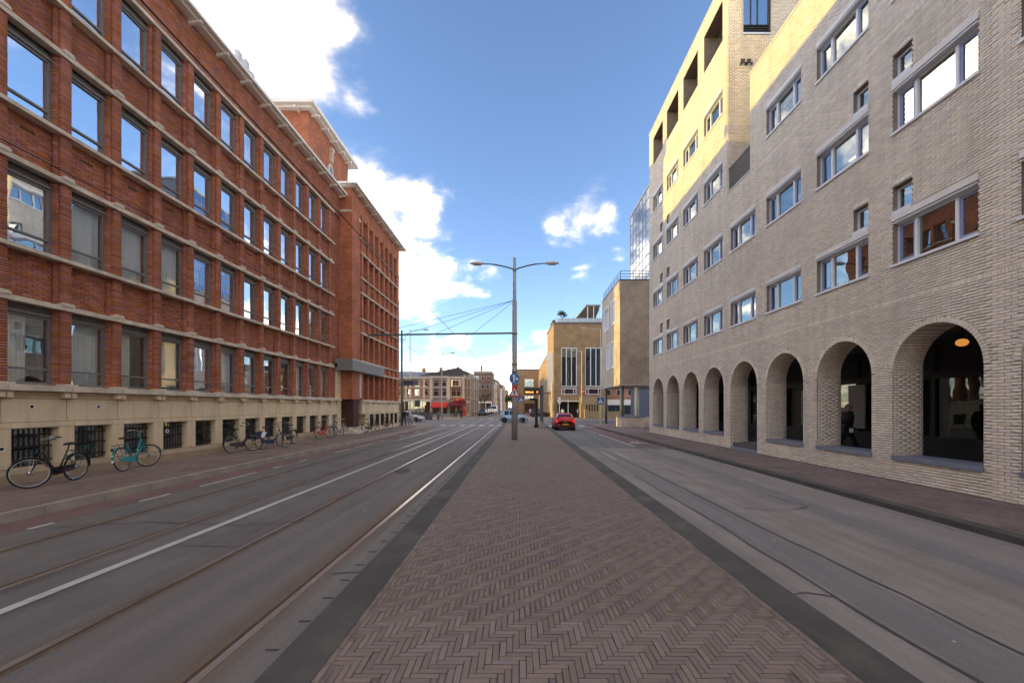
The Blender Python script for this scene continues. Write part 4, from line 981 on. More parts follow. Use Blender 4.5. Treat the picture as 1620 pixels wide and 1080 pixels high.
for i in range(4): b = MB(); b.box(5.45-.02*i,5.9-.02*i,68.6+i*1.2,69.4+i*1.2,15.5,16.0+.15*(i%2)); b.build('roof_planter', mat('planter_brown', (.14,.10,.07), .8), ci)
# ---- block closing the square
bl = thing('square_building', 'plain brown brick block with white triple window closing the square', 'building', P(2,106,0))
b = MB(); b.box(-1.4,4.94,106,118,0,11.07); b.build('wall', CIB, bl)
b = MB(); b.box(-1.45,4.97,105.9,118,11.07,11.3); b.build('roof_edge', mat('dark_roof_edge', (.16,.14,.12), .7), bl)
for z0, z1 in ((6.7,8.8),(3.6,4.6)):
    b = MB(); b.box(1.28,3.6,105.93,106,z0,z1); wv = b.build('window', WHITEF, bl)
    b = MB()
    for i in range(3): b.box(1.48+i*.72,1.96+i*.72,105.91,105.925,z0+.25,z1-.25)
    b.build('pane', GLD, wv)
b = MB(); b.box(1.2,4.2,105.9,106.0,.1,2.6); b.build('doorway', mat('brown_door', (.07,.035,.025), .6), bl)
# ---- tiled block on columns
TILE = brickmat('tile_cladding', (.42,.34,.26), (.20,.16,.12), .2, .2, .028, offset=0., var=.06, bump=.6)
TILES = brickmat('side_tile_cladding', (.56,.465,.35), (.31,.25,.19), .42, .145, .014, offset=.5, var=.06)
tb = thing('tiled_block', 'brown tile-clad block raised on columns beside the arched building', 'building', P(9.9,36,.04))
def holewall(b, x, ya, yb, z0, z1, hs):
    Ys = sorted({ya,yb}|{v for h in hs for v in h[:2]}); Zs = sorted({z0,z1}|{v for h in hs for v in h[2:]})
    for i in range(len(Ys)-1):
        for j in range(len(Zs)-1):
            ym, zm = (Ys[i]+Ys[i+1])/2, (Zs[j]+Zs[j+1])/2
            if any(h[0] < ym < h[1] and h[2] < zm < h[3] for h in hs): continue
            b.quad((x,Ys[i+1],Zs[j]),(x,Ys[i],Zs[j]),(x,Ys[i],Zs[j+1]),(x,Ys[i+1],Zs[j+1]))
hsT = [(37.4,39.2,9.3,11.5),(40.3,42.4,9.3,11.5),(38.0,39.4,5.3,7.8),(39.9,41.4,5.3,7.8)]
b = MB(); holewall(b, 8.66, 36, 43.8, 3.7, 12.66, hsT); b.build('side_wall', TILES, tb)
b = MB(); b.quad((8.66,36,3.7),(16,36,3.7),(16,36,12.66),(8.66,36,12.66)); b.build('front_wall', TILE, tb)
b = MB(); b.box(8.92,16,36.02,43.8,3.66,12.64); b.quad((8.66,43.8,3.7),(8.92,43.8,3.7),(8.92,43.8,12.66),(8.66,43.8,12.66)); b.build('core', mat('block_core', (.10,.085,.07), .9), tb)
b = MB(); b.box(8.60,16,35.95,43.86,3.58,3.70); b.build('soffit', mat('pale_soffit', (.45,.40,.34), .7), tb)
b = MB(); b.box(8.62,8.7,35.96,43.8,12.66,12.74); b.box(8.62,16,35.96,36.05,12.66,12.74); b.build('coping', DKMET, tb)
for (a, c, z0, z1) in hsT:
    b = MB(); b.box(8.60,8.9,a,a+.12,z0,z1); b.box(8.60,8.9,c-.12,c,z0,z1); b.box(8.60,8.9,a+.12,c-.12,z0,z0+.1); b.box(8.62,8.9,a+.12,c-.12,z1-.08,z1); b.box(8.64,8.8,(a+c)/2-.06,(a+c)/2+.06,z0+.1,z1-.08); wv = b.build('window', WHITEF, tb)
    b = MB(); b.box(8.8,8.81,a+.1,c-.1,z0+.1,z1-.08); b.build('pane', GL, wv)
for (x0, x1, y0, y1, m_) in ((8.75,9.1,36.2,36.6,DKMET),(9.95,10.42,36.2,36.6,mat('grey_column', (.33,.34,.36), .5)),(8.72,8.95,42.4,42.7,DKMET),(12.2,12.6,36.2,36.6,DKMET)):
    b = MB(); b.tube([((x0+x1)/2,(y0+y1)/2,.02),((x0+x1)/2,(y0+y1)/2,3.6)], (x1-x0)/2, 16); b.build('column', m_, tb, True)
b = MB(); b.box(8.45,10.35,34.6,36.5,.02,.85); b.box(10.35,13,35.6,36.5,.02,.85); b.build('plinth_wall', CREV, tb)
b = MB(); b.box(8.40,10.4,34.55,36.5,.85,.93); b.build('plinth_coping', BLUESTONE, tb)
b = MB()
for z_ in (13.0,13.25,13.5): b.tube([(8.75,43.6,z_),(8.75,36.15,z_),(15,36.15,z_)], .025, 5)
for i in range(7): b.tube([(8.75,36.15+i*1.2,12.7),(8.75,36.15+i*1.2,13.5)], .025, 5)
for i in range(6): b.tube([(8.75+i*1.1,36.15,12.7),(8.75+i*1.1,36.15,13.5)], .025, 5)
b.build('roof_rail', DKMET, tb)
# ---- glass tower
gt = thing('glass_tower', 'blue-grey glass curtain-wall tower rising behind the tiled block', 'tower', P(14,48,0))
b = MB(); b.box(14.06,26,43.6,52.8,0,25.55); b.build('core', mat('tower_core', (.10,.12,.16), .6), gt)
gme2 = MB(); gme2.box(0,.03,.04,1.27,.04,1.16); gm2 = gme2.mesh('pane', glassmat('tower_glass', (.30,.37,.48), .75)); gm3 = gme2.mesh('pane', glassmat('tower_glass_pale', (.42,.46,.54), .8, .05))
for i in range(7):
    for j in range(12): put('pane', gm2 if (i*5+j*3) % 7 else gm3, gt, P(14.0, 43.6+i*1.31, 11.2+j*1.2))
b = MB()
for i in range(8): b.box(13.97,14.05,43.6+i*1.31,43.64+i*1.31,11,25.6)
for j in range(13): b.box(13.965,14.05,43.6,52.8,11.16+j*1.2,11.21+j*1.2)
b.box(13.95,26,43.5,52.85,25.55,25.75); b.build('mullion_grid', mat('tower_mullion', (.22,.23,.26), .5), gt)

# ================================================================== STREET FURNITURE
def cobra(t, x, y, z0, z1, dx, mh, mp, head=1.):
    """curved outreach arm and flat lantern head as parts of t (layout units)"""
    sg = 1 if dx > 0 else -1
    pts = [(x+sg*.05,y,z0)]+[(x+dx*q/6,y,z0+(z1-z0)*math.sin(q/6*math.pi/2)) for q in range(1,7)]
    b = MB(); b.tube(pts, [.035]*5+[.028]*2, 7); a = b.build('arm', mp, t, True)
    b = MB(); xs = [0,.06,.3,.5,.62]; hw = [.05,.09,.12,.10,.04]; hh_ = [.05,.08,.10,.08,.03]; o = len(b.v); n = 10; x1 = x+dx
    for i in range(5):
        for k in range(n):
            q = 2*math.pi*k/n; zz = math.sin(q)*hh_[i]*(1 if math.sin(q) > 0 else .5)
            b.v.append((x1+sg*xs[i]*head, y+math.cos(q)*hw[i]*head, z1+zz*head))
    for i in range(4):
        for k in range(n): b.f.append((o+i*n+k,o+i*n+(k+1)%n,o+(i+1)*n+(k+1)%n,o+(i+1)*n+k))
    b.f.append(tuple(range(o,o+n))); b.f.append(tuple(range(o+4*n,o+5*n)))
    hd = b.build('lantern', mh, t, True)
    b = MB(); b.box(min(x1+sg*.12,x1+sg*.5), max(x1+sg*.12,x1+sg*.5), y-.07*head, y+.07*head, z1-.062*head, z1-.045*head); b.build('lantern_lens', mat('lantern_lens', (.4,.38,.34), .3), hd)
LHEAD = mat('lantern_grey', (.62,.58,.54), .5)
# tram mast in the median
tm = thing('tram_mast', 'tall concrete-grey stepped tram mast with two street-light arms standing in the median', 'mast', P(-.25,20.9,.1))
mx_, my_ = -.25, 20.9
b = MB(); b.tube([(mx_,my_,.05),(mx_,my_,3.9)], [.15,.142], 16); b.tube([(mx_,my_,3.88),(mx_,my_,3.95),(mx_,my_,7.05)], [.142,.125,.112], 16); b.tube([(mx_,my_,7.03),(mx_,my_,7.1),(mx_,my_,9.2)], [.11,.09,.075], 16); b.build('pole', GALV, tm, True)
for z_ in (3.88,5.42,7.0,8.6):
    b = MB(); b.tube([(mx_,my_,z_-.05),(mx_,my_,z_+.05)], .15 if z_ < 5 else (.14 if z_ < 7 else .1), 16); b.build('collar', GALV, tm, True)
cobra(tm, mx_, my_, 8.62, 8.9, -1.55, LHEAD, DKMET, 1.1); cobra(tm, mx_, my_, 8.62, 8.92, 1.55, LHEAD, DKMET, 1.1)
b = MB(); b.tube([(mx_,my_,5.43),(-7.6,my_,5.33)], .045, 8); b.build('cantilever', mat('green_grey_arm', (.14,.17,.15), .5), tm, True)
for xe in (-2.4,-4.3,-5.8,-7.4):
    b = MB(); b.tube([(mx_,my_,7.05+(0 if xe > -3 else .03)),(xe,my_,5.36)], .009, 5); b.build('stay_wire', IRON, tm)
for xe in (-2.84,-5.9):
    b = MB(); b.tube([(xe+.18,my_,5.36),(xe+.18,my_,5.12),(xe,my_,4.98)], .012, 5); b.tube([(xe+.2,my_,5.1),(xe-.5,my_,5.2)], .01, 5); b.build('dropper', IRON, tm)
for xw, lab in ((-2.84,'thin black overhead tram wire above the track beside the median'),(-5.9,'thin black overhead tram wire above the track beside the brick building')):
    b = MB(); pts = []
    for (a, c) in ((-10,20.9),(20.9,48),(48,92),(92,140)):
        for q in range(8): t = q/8; pts.append((xw, a+(c-a)*t, 4.96-.22*4*t*(1-t)*((c-a)/40)))
    b.tube(pts, .008, 5); tag(b.build('overhead_wire', IRON), lab, 'wire')
# two road signs on the mast, warning triangle and blue roundel
def disc(b, cx, cz, r, y0, y1, n=32): b.prism([(cx+r*math.cos(2*math.pi*i/n), cz+r*math.sin(2*math.pi*i/n)) for i in range(n)], y0, y1, 'y')
BLU = mat('sign_blue', (.02,.13,.42), .4, .04); SWH = mat('sign_white', (.80,.80,.80), .4, .04); SRD = mat('sign_red', (.50,.03,.04), .4, .05); SBK = mat('sign_black', (.02,.02,.02), .5)
sy = my_-.18
sg = thing('blue_roundel_sign', 'round blue sign with white straight-on and right arrows on the tram mast', 'road sign', P(mx_, sy, 3.15))
b = MB(); disc(b, mx_, 3.15, .275, sy, sy+.02); b.build('rim', SWH, sg)
b = MB(); disc(b, mx_, 3.15, .262, sy-.006, sy-.001); b.build('disc', BLU, sg)
def arrow(b, cx, cz, pts, y): b.prism([(cx+p[0], cz+p[1]) for p in pts], y-.006, y, 'y')
b = MB(); arrow(b, mx_-.03, 3.15, [(-.03,-.19),(.03,-.19),(.03,.09),(.10,.09),(0,.21),(-.10,.09),(-.03,.09)], sy-.007); arrow(b, mx_, 3.15, [(.0,-.05),(.10,-.05),(.10,-.12),(.21,-.02),(.10,.08),(.10,.01),(.0,.01)], sy-.008); b.build('arrows', SWH, sg)
b = MB(); b.box(mx_-.13,mx_+.13,my_-.17,my_-.13,2.85,3.5); b.build('mounting_band', IRON, sg)
sg = thing('warning_triangle_sign', 'red-bordered warning triangle with black priority crossing arrow on the tram mast', 'road sign', P(mx_, sy, 2.35))
def tri(b, cx, z0, wd, y0, y1, inset=0):
    h_ = wd*.866; pts = [(cx-wd/2,z0),(cx+wd/2,z0),(cx,z0+h_)]; c = (cx, z0+h_/3)
    b.prism([(c[0]+(p[0]-c[0])*(1-inset), c[1]+(p[1]-c[1])*(1-inset)) for p in pts], y0, y1, 'y')
b = MB(); tri(b, mx_, 2.26, .60, sy, sy+.02); b.build('border', SRD, sg)
b = MB(); tri(b, mx_, 2.26, .60, sy-.005, sy-.001, .34); b.build('field', SWH, sg)
b = MB(); arrow(b, mx_, 2.42, [(-.025,-.08),(.025,-.08),(.025,.09),(.055,.09),(0,.16),(-.055,.09),(-.025,.09)], sy-.006); b.box(mx_-.075,mx_+.075,sy-.014,sy-.0135,2.41,2.435); b.build('symbol', SBK, sg)
b = MB(); b.box(mx_-.13,mx_+.13,my_-.17,my_-.13,2.3,2.8); b.build('mounting_band', SRD, sg)
def pedsign(x, y, zc, label, sz=.6):
    t = thing('pedestrian_crossing_sign', label, 'road sign', P(x,y,0), 'blue pedestrian crossing signs')
    b = MB(); b.tube([(x,y+.04,-.05),(x,y+.04,zc+.1)], .03, 8); b.build('post', GALV, t)
    b = MB(); b.box(x-sz/2,x+sz/2,y-.02,y,zc-sz/2,zc+sz/2); b.build('panel', BLU, t)
    b = MB(); s_ = sz; b.prism([(x-.36*s_,zc-.3*s_),(x+.36*s_,zc-.3*s_),(x,zc+.36*s_)], y-.026, y-.021, 'y'); b.build('triangle', SWH, t)
    b = MB(); disc(b, x+.01, zc+.12*s_, .045*s_, y-.031, y-.027, 10); b.prism([(x-.05*s_,zc+.06*s_),(x+.06*s_,zc+.06*s_),(x+.03*s_,zc-.08*s_),(x+.13*s_,zc-.24*s_),(x+.08*s_,zc-.25*s_),(x,zc-.12*s_),(x-.1*s_,zc-.25*s_),(x-.14*s_,zc-.24*s_),(x-.03*s_,zc-.06*s_)], y-.031, y-.027, 'y'); b.build('walker', SBK, t)
pedsign(.16, 43.5, 2.5, 'blue pedestrian crossing sign beyond the median by the blue car')
pedsign(7.3, 37.6, 2.25, 'blue pedestrian crossing sign on the pavement beside the tiled block', .62)
# tram stop: display on a black post, slim shelter post and concrete foot
td = thing('tram_stop_display', 'dark tram departure display with orange lettering on a black post in the median', 'display', P(1.7,32,.1))
b = MB(); b.box(1.58,1.82,31.9,32.1,.5,3.35); b.build('post', DKMET, td)
b = MB(); b.box(.33,1.58,31.88,32.12,2.66,3.14); b.box(.33,1.6,31.86,32.14,3.14,3.2); b.build('housing', DKMET, td)
b = MB(); b.box(.40,1.5,31.865,31.878,2.72,3.06); b.build('screen', mat('led_screen', (.01,.008,.006), .4), td)
LED = mat('orange_led', (.6,.2,.02), .5, emit=(1,.32,.06), estr=.25)
b = MB(); rr_ = random.Random(5); x = .45
for wd in (.05,.05,.05,.03,.05,.05,.02,.05,.05,.05):      # blurred row of dot-matrix characters
    b.box(x,x+wd*.35,31.858,31.864,2.80,2.80+rr_.choice([.14,.1])); b.box(x+wd*.65,x+wd,31.858,31.864,2.80,2.80+rr_.choice([.1,.1,.14])); b.box(x,x+wd,31.858,31.864,2.80+rr_.choice([0,.05,.08]),2.82+rr_.choice([.0,.05,.08])+.001); x += wd+.018
b.box(1.3,1.33,31.858,31.864,2.80,2.94); b.box(1.36,1.42,31.858,31.864,2.80,2.83); b.box(1.36,1.42,31.858,31.864,2.9,2.94); b.build('led_text', LED, td)
b = MB(); b.box(1.82,2.3,31.95,32.05,2.75,2.82); b.box(.5,.7,31.9,32.1,3.2,3.26); b.build('bracket', DKMET, td)
b = MB(); b.prism([(1.45,.1),(1.95,.1),(1.87,.62),(1.53,.62)], 31.75, 32.25, 'y'); b.build('concrete_foot', KERB, td)
ss = thing('shelter_post', 'slim black angled shelter post with short flat roof arm in the median', 'shelter', P(1.3,33,.1))
b = MB(); b.box(1.22,1.42,32.8,33.4,.1,2.2); b.build('post', BLACKP, ss)
b = MB(); b.prism([(.62,2.3),(1.42,2.2),(1.42,2.34),(.95,2.42)], 32.4, 34.4, 'y'); b.build('roof_arm', BLACKP, ss)
b = MB(); b.box(1.15,1.5,32.75,33.5,.1,.35); b.build('foot', BLACKP, ss)
# lamp posts and other poles
def lamp(x, y, h, dx, label, m, armz=0.):
    t = thing('street_lamp', label, 'street lamp', P(x,y,0), 'street lamps at the crossing')
    b = MB(); b.tube([(x,y,-.05),(x,y,1.2),(x,y,1.25),(x,y,h)], [.11,.11,.085,.05], 12); b.build('pole', m, t, True)
    cobra(t, x, y, h-.15, h+armz, dx, LHEAD, m, 1.1)
lamp(-12.6,48,10.6,1.5,'cream street lamp with right-hand arm standing behind the silver car',YPOLE)
lamp(-11.0,59,9.3,1.2,'grey street lamp with right-hand arm near the red shop awnings',GALV)
lamp(9.9,51,11.3,-1.7,'tall cream street lamp with left-hand arm in front of the cinema windows',YPOLE)
lamp(9.9,69.8-3.2,10.7,-1.1,'cream street lamp with left-hand arm between the two cinema windows',YPOLE)
pm = thing('catenary_pole', 'slim dark steel pole with departure board at the corner of the brick building', 'pole', P(-10.45,37,.05))
b = MB(); b.tube([(-10.45,37,0),(-10.45,37,4),(-10.45,37,4.02),(-10.45,37,8.5)], [.13,.13,.1,.08], 12); b.build('pole', DKMET, pm, True)
b = MB(); b.box(-10.3,-8.95,36.9,37.15,3.62,4.12); db = b.build('departure_board', mat('board_grey', (.16,.17,.20), .5), pm)
b = MB(); b.box(-10.25,-9.4,36.885,36.898,3.7,4.04); b.build('screen', mat('board_screen', (.075,.08,.11), .3), db)
t = thing('traffic_sign_post', 'thin grey post with the back of a square traffic sign by the silver car', 'road sign', P(-10.2,42,0))
b = MB(); b.tube([(-10.2,42,-.05),(-10.2,42,3.4)], .03, 8); b.build('post', GALV, t); b = MB(); b.box(-10.55,-10.0,41.93,41.96,1.75,2.4); b.build('panel', DKMET, t)
for (x, y, h, lab) in ((-4.35,90,9.9,'slender tram pole standing in the street beyond the blue car'),(-1.9,130,9.0,'thinner tram pole farther off beyond the crossing')):
    t = thing('tram_pole', lab, 'pole', P(x,y,0), 'tram poles beyond the crossing'); b = MB(); b.tube([(x,y,-.05),(x,y,h)], [.12,.07], 10); b.build('pole', GALV, t, True)
    b = MB(); b.tube([(x-5,y,h-2.5),(x+6,y,h-2.5)], .03, 5); b.tube([(x,y,h-.3),(x+5,y,h-2.5)], .02, 4); b.build('cross_arm', DKMET, t)
b = MB(); b.tube([(-30,60,8.4),(-4.35,90,9.6)], .015, 4); b.tube([(-4.35,90,9.6),(9.9,66.6,9.9)], .015, 4); tag(b.build('span_wire', IRON), 'thin span wire hung across the square from the far tram pole', 'wire')
b = MB(); b.box(-15.5,-11.9,56.5,56.9,0,.95); b.box(-15.55,-11.85,56.45,56.95,.95,1.02); tag(b.build('planter_wall', mat('planter_brick', (.13,.11,.10), .85, .15)), 'long low dark planter wall in front of the corner houses', 'wall')
for (x, y, lab) in ((-11.75,55.5,'dark bollard-like litter bin at the end of the planter wall'),(-10.9,55.8,'second dark litter bin beside the grey street lamp')):
    b = MB(); b.tube([(x,y,0),(x,y,.1),(x,y,1.0),(x,y,1.08)], [.14,.17,.17,.1], 12); tag(b.build('litter_bin', DKMET, None, True), lab, 'litter bin')
tag((lambda b: b.build('parasol', mat('red_parasol', (.5,.06,.05), .8)))(MB().add([(-8.9,66,2.0),(-9.5,66.1,.35),(-8.3,66.1,.35),(-8.9,66.4,.3)], [(0,1,2),(0,3,1),(0,2,3),(1,3,2)])), 'closed red terrace parasol at the shop corner', 'parasol')
b = MB(); b.box(5.98,6.35,64.5,64.6,2.2,3.2); b.tube([(6.16,64.6,0),(6.16,64.6,3.2)], .04, 6); tag(b.build('hanging_sign', SWH), 'white upright notice sign beside the cinema entrance', 'sign')

house('unseen tall brick block added behind the brick office building to shade the tiled block', P(-30,37.5,0), R(90), 21*S, 12, 16.9*S, BB, WHT, [(1*S,2.7*S),(4*S,5.7*S),(7*S,8.7*S),(10*S,11.7*S),(13*S,14.7*S)], 9, 1.4, None, None, cat='building', name='unseen_shade_block', style=2)  # out-of-view block added to keep the sun off the tiled block's side

# ================================================================== BICYCLES (metres, +y forward)
def wheel_meshes(rim_m):
    b = MB(1); b.torus((0,0,0), .325, .019, 'x', 40, 8); ty = b.mesh('tyre', RUBBER, True)
    b = MB(1); b.torus((0,0,0), .302, .010, 'x', 40, 6); rim = b.mesh('rim', rim_m, True)
    b = MB(1)
    for i in range(24):
        a = 2*math.pi*i/24; o = .22*(1 if i % 2 else -1); s = .018*(1 if i % 4 < 2 else -1)
        b.tube([(s, .025*math.cos(a+o), .025*math.sin(a+o)), (0, .30*math.cos(a), .30*math.sin(a))], .0016, 3, False)
    sp = b.mesh('spokes', CHROME)
    b = MB(1); b.tube([(-.05,0,0),(.05,0,0)], .022, 10); b.tube([(-.012,0,0),(.012,0,0)], .05, 12); hub = b.mesh('hub', CHROME, True)
    return ty, rim, sp, hub
def bicycle(label, x, y, rz, frame_m, rim_m=CHROME, steer=0., lean=0., step=True, guard_m=None, case_m=None, rack=True, bars='swept', saddle_m=None, extra=None, group='bicycles along the red brick building', z=.1):
    t = thing('bicycle', label, 'bicycle', P(x,y,z), group); t.rotation_euler = (0, lean, rz)
    guard_m = guard_m or frame_m; ty, rim, sp, hub = wheel_meshes(rim_m); rr = .344
    RA = Vector((0,-.46,rr)); BBk = Vector((0,0,.30)); ST = Vector((0,-.20,.80)); HT = Vector((0,.42,.88)); HB = Vector((0,.48,.66)); FA = Vector((0,.63,rr))
    def T(b, *ps, r=.016): b.tube([tuple(p) for p in ps], r, 8)
    b = MB(1)
    T(b, BBk, ST); T(b, HB, HT, r=.02)
    if step: T(b, HT-Vector((0,.0,.04)), Vector((0,.22,.50)), Vector((0,.05,.33)), BBk, r=.019); T(b, HB, Vector((0,.24,.42)), BBk, r=.016)
    else: T(b, HT, ST-Vector((0,-.01,.06)), r=.016); T(b, HB, BBk, r=.019)
    for s in (-.05,.05): T(b, BBk+Vector((s*.6,0,0)), RA+Vector((s,0,0)), r=.010); T(b, ST-Vector((0,-.03,.12)), RA+Vector((s,0,0)), r=.009)
    child('frame', b, frame_m, t, True)
    wr = inst('rear_wheel', ty, t, RA); inst('rim', rim, wr); inst('spokes', sp, wr); inst('hub', hub, wr)
    ax = (HT-HB).normalized(); Rm = Matrix.Translation(HB) @ Matrix.Rotation(steer, 4, ax) @ Matrix.Translation(-HB)
    fk = MB(1); v = lambda p: Rm @ Vector(p)
    for s in (-.05,.05): T(fk, v(HB), v(HB+Vector((s,.02,-.06))), v(FA+Vector((s,0,0))), r=.011)
    T(fk, v(HT), v(HT+ax*.18), r=.013); child('fork', fk, frame_m, t, True)
    wf = inst('front_wheel', ty, t, v(FA)); wf.rotation_euler = Matrix.Rotation(steer, 3, ax).to_euler(); inst('rim', rim, wf); inst('spokes', sp, wf); inst('hub', hub, wf)
    hb = MB(1); top = HT+ax*.18
    if bars == 'swept':
        for s in (-1,1): T(hb, v(top), v(top+Vector((s*.12,.05,.05))), v(top+Vector((s*.25,-.02,.07))), v(top+Vector((s*.28,-.20,.05))), r=.011)
    else:
        for s in (-1,1): T(hb, v(top), v(top+Vector((s*.30,-.04,.02))), r=.011)
    h_ = child('handlebar', hb, CHROME, t, True)
    g = MB(1)
    for s in (-1,1):
        if bars == 'swept': T(g, v(top+Vector((s*.276,-.12,.057))), v(top+Vector((s*.281,-.22,.048))), r=.016)
        else: T(g, v(top+Vector((s*.2,-.03,.015))), v(top+Vector((s*.31,-.045,.02))), r=.016)
    child('grips', g, BLACKP, h_, True)
    sd = MB(1); c = ST+Vector((0,-.03,.12)); T(sd, ST, c, r=.012)
    sd.add([(-.09,c.y-.13,c.z),(.09,c.y-.13,c.z),(.07,c.y,c.z),(.022,c.y+.14,c.z-.01),(-.022,c.y+.14,c.z-.01),(-.07,c.y,c.z),(-.08,c.y-.12,c.z+.05),(.08,c.y-.12,c.z+.05),(.055,c.y,c.z+.045),(.018,c.y+.135,c.z+.03),(-.018,c.y+.135,c.z+.03),(-.055,c.y,c.z+.045)],
           [(0,1,2,3,4,5)[::-1],(6,7,8,9,10,11),(0,1,7,6),(1,2,8,7),(2,3,9,8),(3,4,10,9),(4,5,11,10),(5,0,6,11)])
    child('saddle', sd, saddle_m or BLACKP, t, False)
    def guard(c, a0, a1, M=None):
        b = MB(1); n = 14; pr = None
        for i in range(n+1):
            a = a0+(a1-a0)*i/n; row = [Vector((s, c.y+.365*math.cos(a), c.z+.365*math.sin(a)+(0 if abs(s) > .02 else .006))) for s in (-.03,0,.03)]
            if M is not None: row = [M @ p for p in row]
            o = len(b.v); b.v += [tuple(p) for p in row]
            if pr is not None: b.f += [(pr,pr+1,o+1,o),(pr+1,pr+2,o+2,o+1)]
            pr = o
        return b
    child('mudguard', guard(RA, R(35), R(185)), guard_m, t, True); child('mudguard', guard(FA, R(10), R(150), Rm), guard_m, t, True)
    cc = MB(1); pts = [(-.46+.09*math.cos(a), .344+.07*math.sin(a)) for a in [R(90+k*20) for k in range(10)]]+[(.0+.11*math.cos(a), .30+.10*math.sin(a)) for a in [R(-90+k*20) for k in range(10)]]
    cc.prism(pts, .045, .07, 'x'); child('chain_case', cc, case_m or frame_m, t)
    ck = MB(1); T(ck, BBk+Vector((-.08,0,0)), BBk+Vector((.09,0,0)), r=.012)
    for s, a in ((.09,.9),(-.09,.9+math.pi)): e = BBk+Vector((s,.16*math.cos(a),.16*math.sin(a))); T(ck, BBk+Vector((s,0,0)), e, r=.009); ck.box(e.x-.0 if s > 0 else e.x-.09, e.x+.09 if s > 0 else e.x, e.y-.035, e.y+.035, e.z-.01, e.z+.01)
    child('crank', ck, BLACKP, t)
    if rack:
        rk = MB(1); zt = .76
        for s in (-.06,.06): T(rk, (s,-.22,zt), (s,-.72,zt), r=.007); T(rk, (s,-.62,zt), (s,RA.y,RA.z), r=.006)
        for yy in (-.3,-.42,-.54,-.7): T(rk, (-.06,yy,zt), (.06,yy,zt), r=.006)
        rk.box(-.03,.03,-.80,-.78,.60,.68); child('rack', rk, BLACKP, t)
    st = MB(1); T(st, (-.03,-.15,.26), (-.16,-.22,.01 if abs(lean) < .05 else .06), r=.009); child('kickstand', st, CHROME, t)
    if extra: extra(t, v, top, FA, RA)
    return t
BK1 = mat('black_bike_paint', (.03,.03,.04), .35, .05); TEAL = mat('teal_bike_paint', (.03,.27,.29), .35, .06); REDB = mat('red_bike_paint', (.42,.05,.035), .4, .06); GRYB = mat('grey_bike_paint', (.25,.26,.27), .4); NAVY = mat('navy_bike_paint', (.03,.04,.10), .4); WHB = mat('white_bike_plastic', (.75,.76,.78), .4, .04); PALER = mat('pale_tyre_rim', (.55,.53,.50), .5)
def hubs(t, v, top, FA, RA):
    b = MB(1); f = v(FA); b.ball(tuple(f), (.05,.055,.055)); child('dynamo_hub', b, CHROME, t, True)
def whiteguard(t, v, top, FA, RA):
    b = MB(1); b.add([(-.032,RA.y-.34,RA.z+.15),(.032,RA.y-.34,RA.z+.15),(.032,RA.y-.375,RA.z-.06),(-.032,RA.y-.375,RA.z-.06)], [(0,1,2,3)]); child('reflective_flap', b, WHB, t)
def childseat(t, v, top, FA, RA):
    b = MB(1); b.prism([(-.78,.45),(-.34,.50),(-.30,.74),(-.50,.80),(-.80,.72)], -.10, .10, 'x'); child('coat_guard', b, NAVY, t)
    b = MB(1); b.prism([(-.60,.52),(-.42,.50),(-.30,.74),(-.48,.78)], -.106, .106, 'x'); child('coat_guard_patch', b, WHB, t)
def basket(t, v, top, FA, RA):
    b = MB(1); c = v(top+Vector((0,.22,-.05)))
    for k in range(5): b.box(c.x-.17,c.x+.17,c.y-.12,c.y+.12,c.z-.12+k*.055,c.z-.11+k*.055)
    child('front_carrier', b, BLACKP, t)
FWD = lambda dx, dy: math.atan2(-dx, dy)
bicycle('black city bicycle with front wheel turned outward and chrome hubs under the first barred window', -9.95, 8.98, FWD(.12,-1), BK1, steer=R(-42), lean=R(-4), step=True, extra=hubs)
bicycle('teal step-through bicycle with white tyre flap leaning on the stone pier', -10.2, 11.05, FWD(-.22,1), TEAL, PALER, steer=R(-34), lean=R(-6), extra=whiteguard, saddle_m=mat('brown_saddle', (.05,.03,.02), .6))
bicycle('dark upright bicycle with high chrome handlebar and red rear light', -10.15, 15.2, FWD(.18,1), BK1, steer=R(-55), lean=R(-3), extra=basket)
bicycle('navy bicycle with white patch on its coat guard between two black ones', -9.8, 16.5, FWD(.35,1), NAVY, steer=R(-30), lean=R(-4), extra=childseat)
bicycle('black roadster bicycle with pale tyres and front carrier next to the navy one', -10.05, 18.2, FWD(.05,-1), BK1, PALER, steer=R(25), lean=R(3), extra=basket, step=False)
bicycle('red bicycle leaning on the wall near the entrance steps', -10.15, 21.6, FWD(.12,1), REDB, steer=R(-20), lean=R(-5))
bicycle('grey bicycle with upright bars standing in front of the service door', -9.95, 22.9, FWD(.3,1), GRYB, PALER, steer=R(20), lean=R(3))
bicycle('small dark bicycle against the far wing basement windows', -9.6, 26.9, FWD(.5,1), BK1, steer=R(20), lean=R(-3))
bicycle('brown bicycle parked along the far wing near the corner pole', -9.6, 30.2, FWD(.1,1), mat('brown_bike_paint', (.16,.06,.04), .5), steer=R(-20), lean=R(-3))
WB2 = mat('pale_bike_paint', (.6,.6,.62), .4)
base_b = None
for i, (x, y, a) in enumerate(((2.4,80,70),(3.1,80.6,100),(3.7,79.8,60),(4.3,80.8,85),(1.7,81,110),(-11.4,69.5,20),(-10.9,70,-15),(-8.2,72,60))):
    lab = 'parked bicycle in the cluster in front of the brown brick block' if i < 5 else 'parked bicycle under the burgundy awning at the shop corner'
    grp = 'bicycles parked on the square' if i < 5 else 'bicycles at the shop corner'
    if i in (0, 5): base_b = bicycle(lab, x, y, R(a), WB2 if i < 5 else BK1, group=grp, z=0)
    else:
        c = copy_tree(base_b); c.location = P(x,y,0); c.rotation_euler.z = R(a)

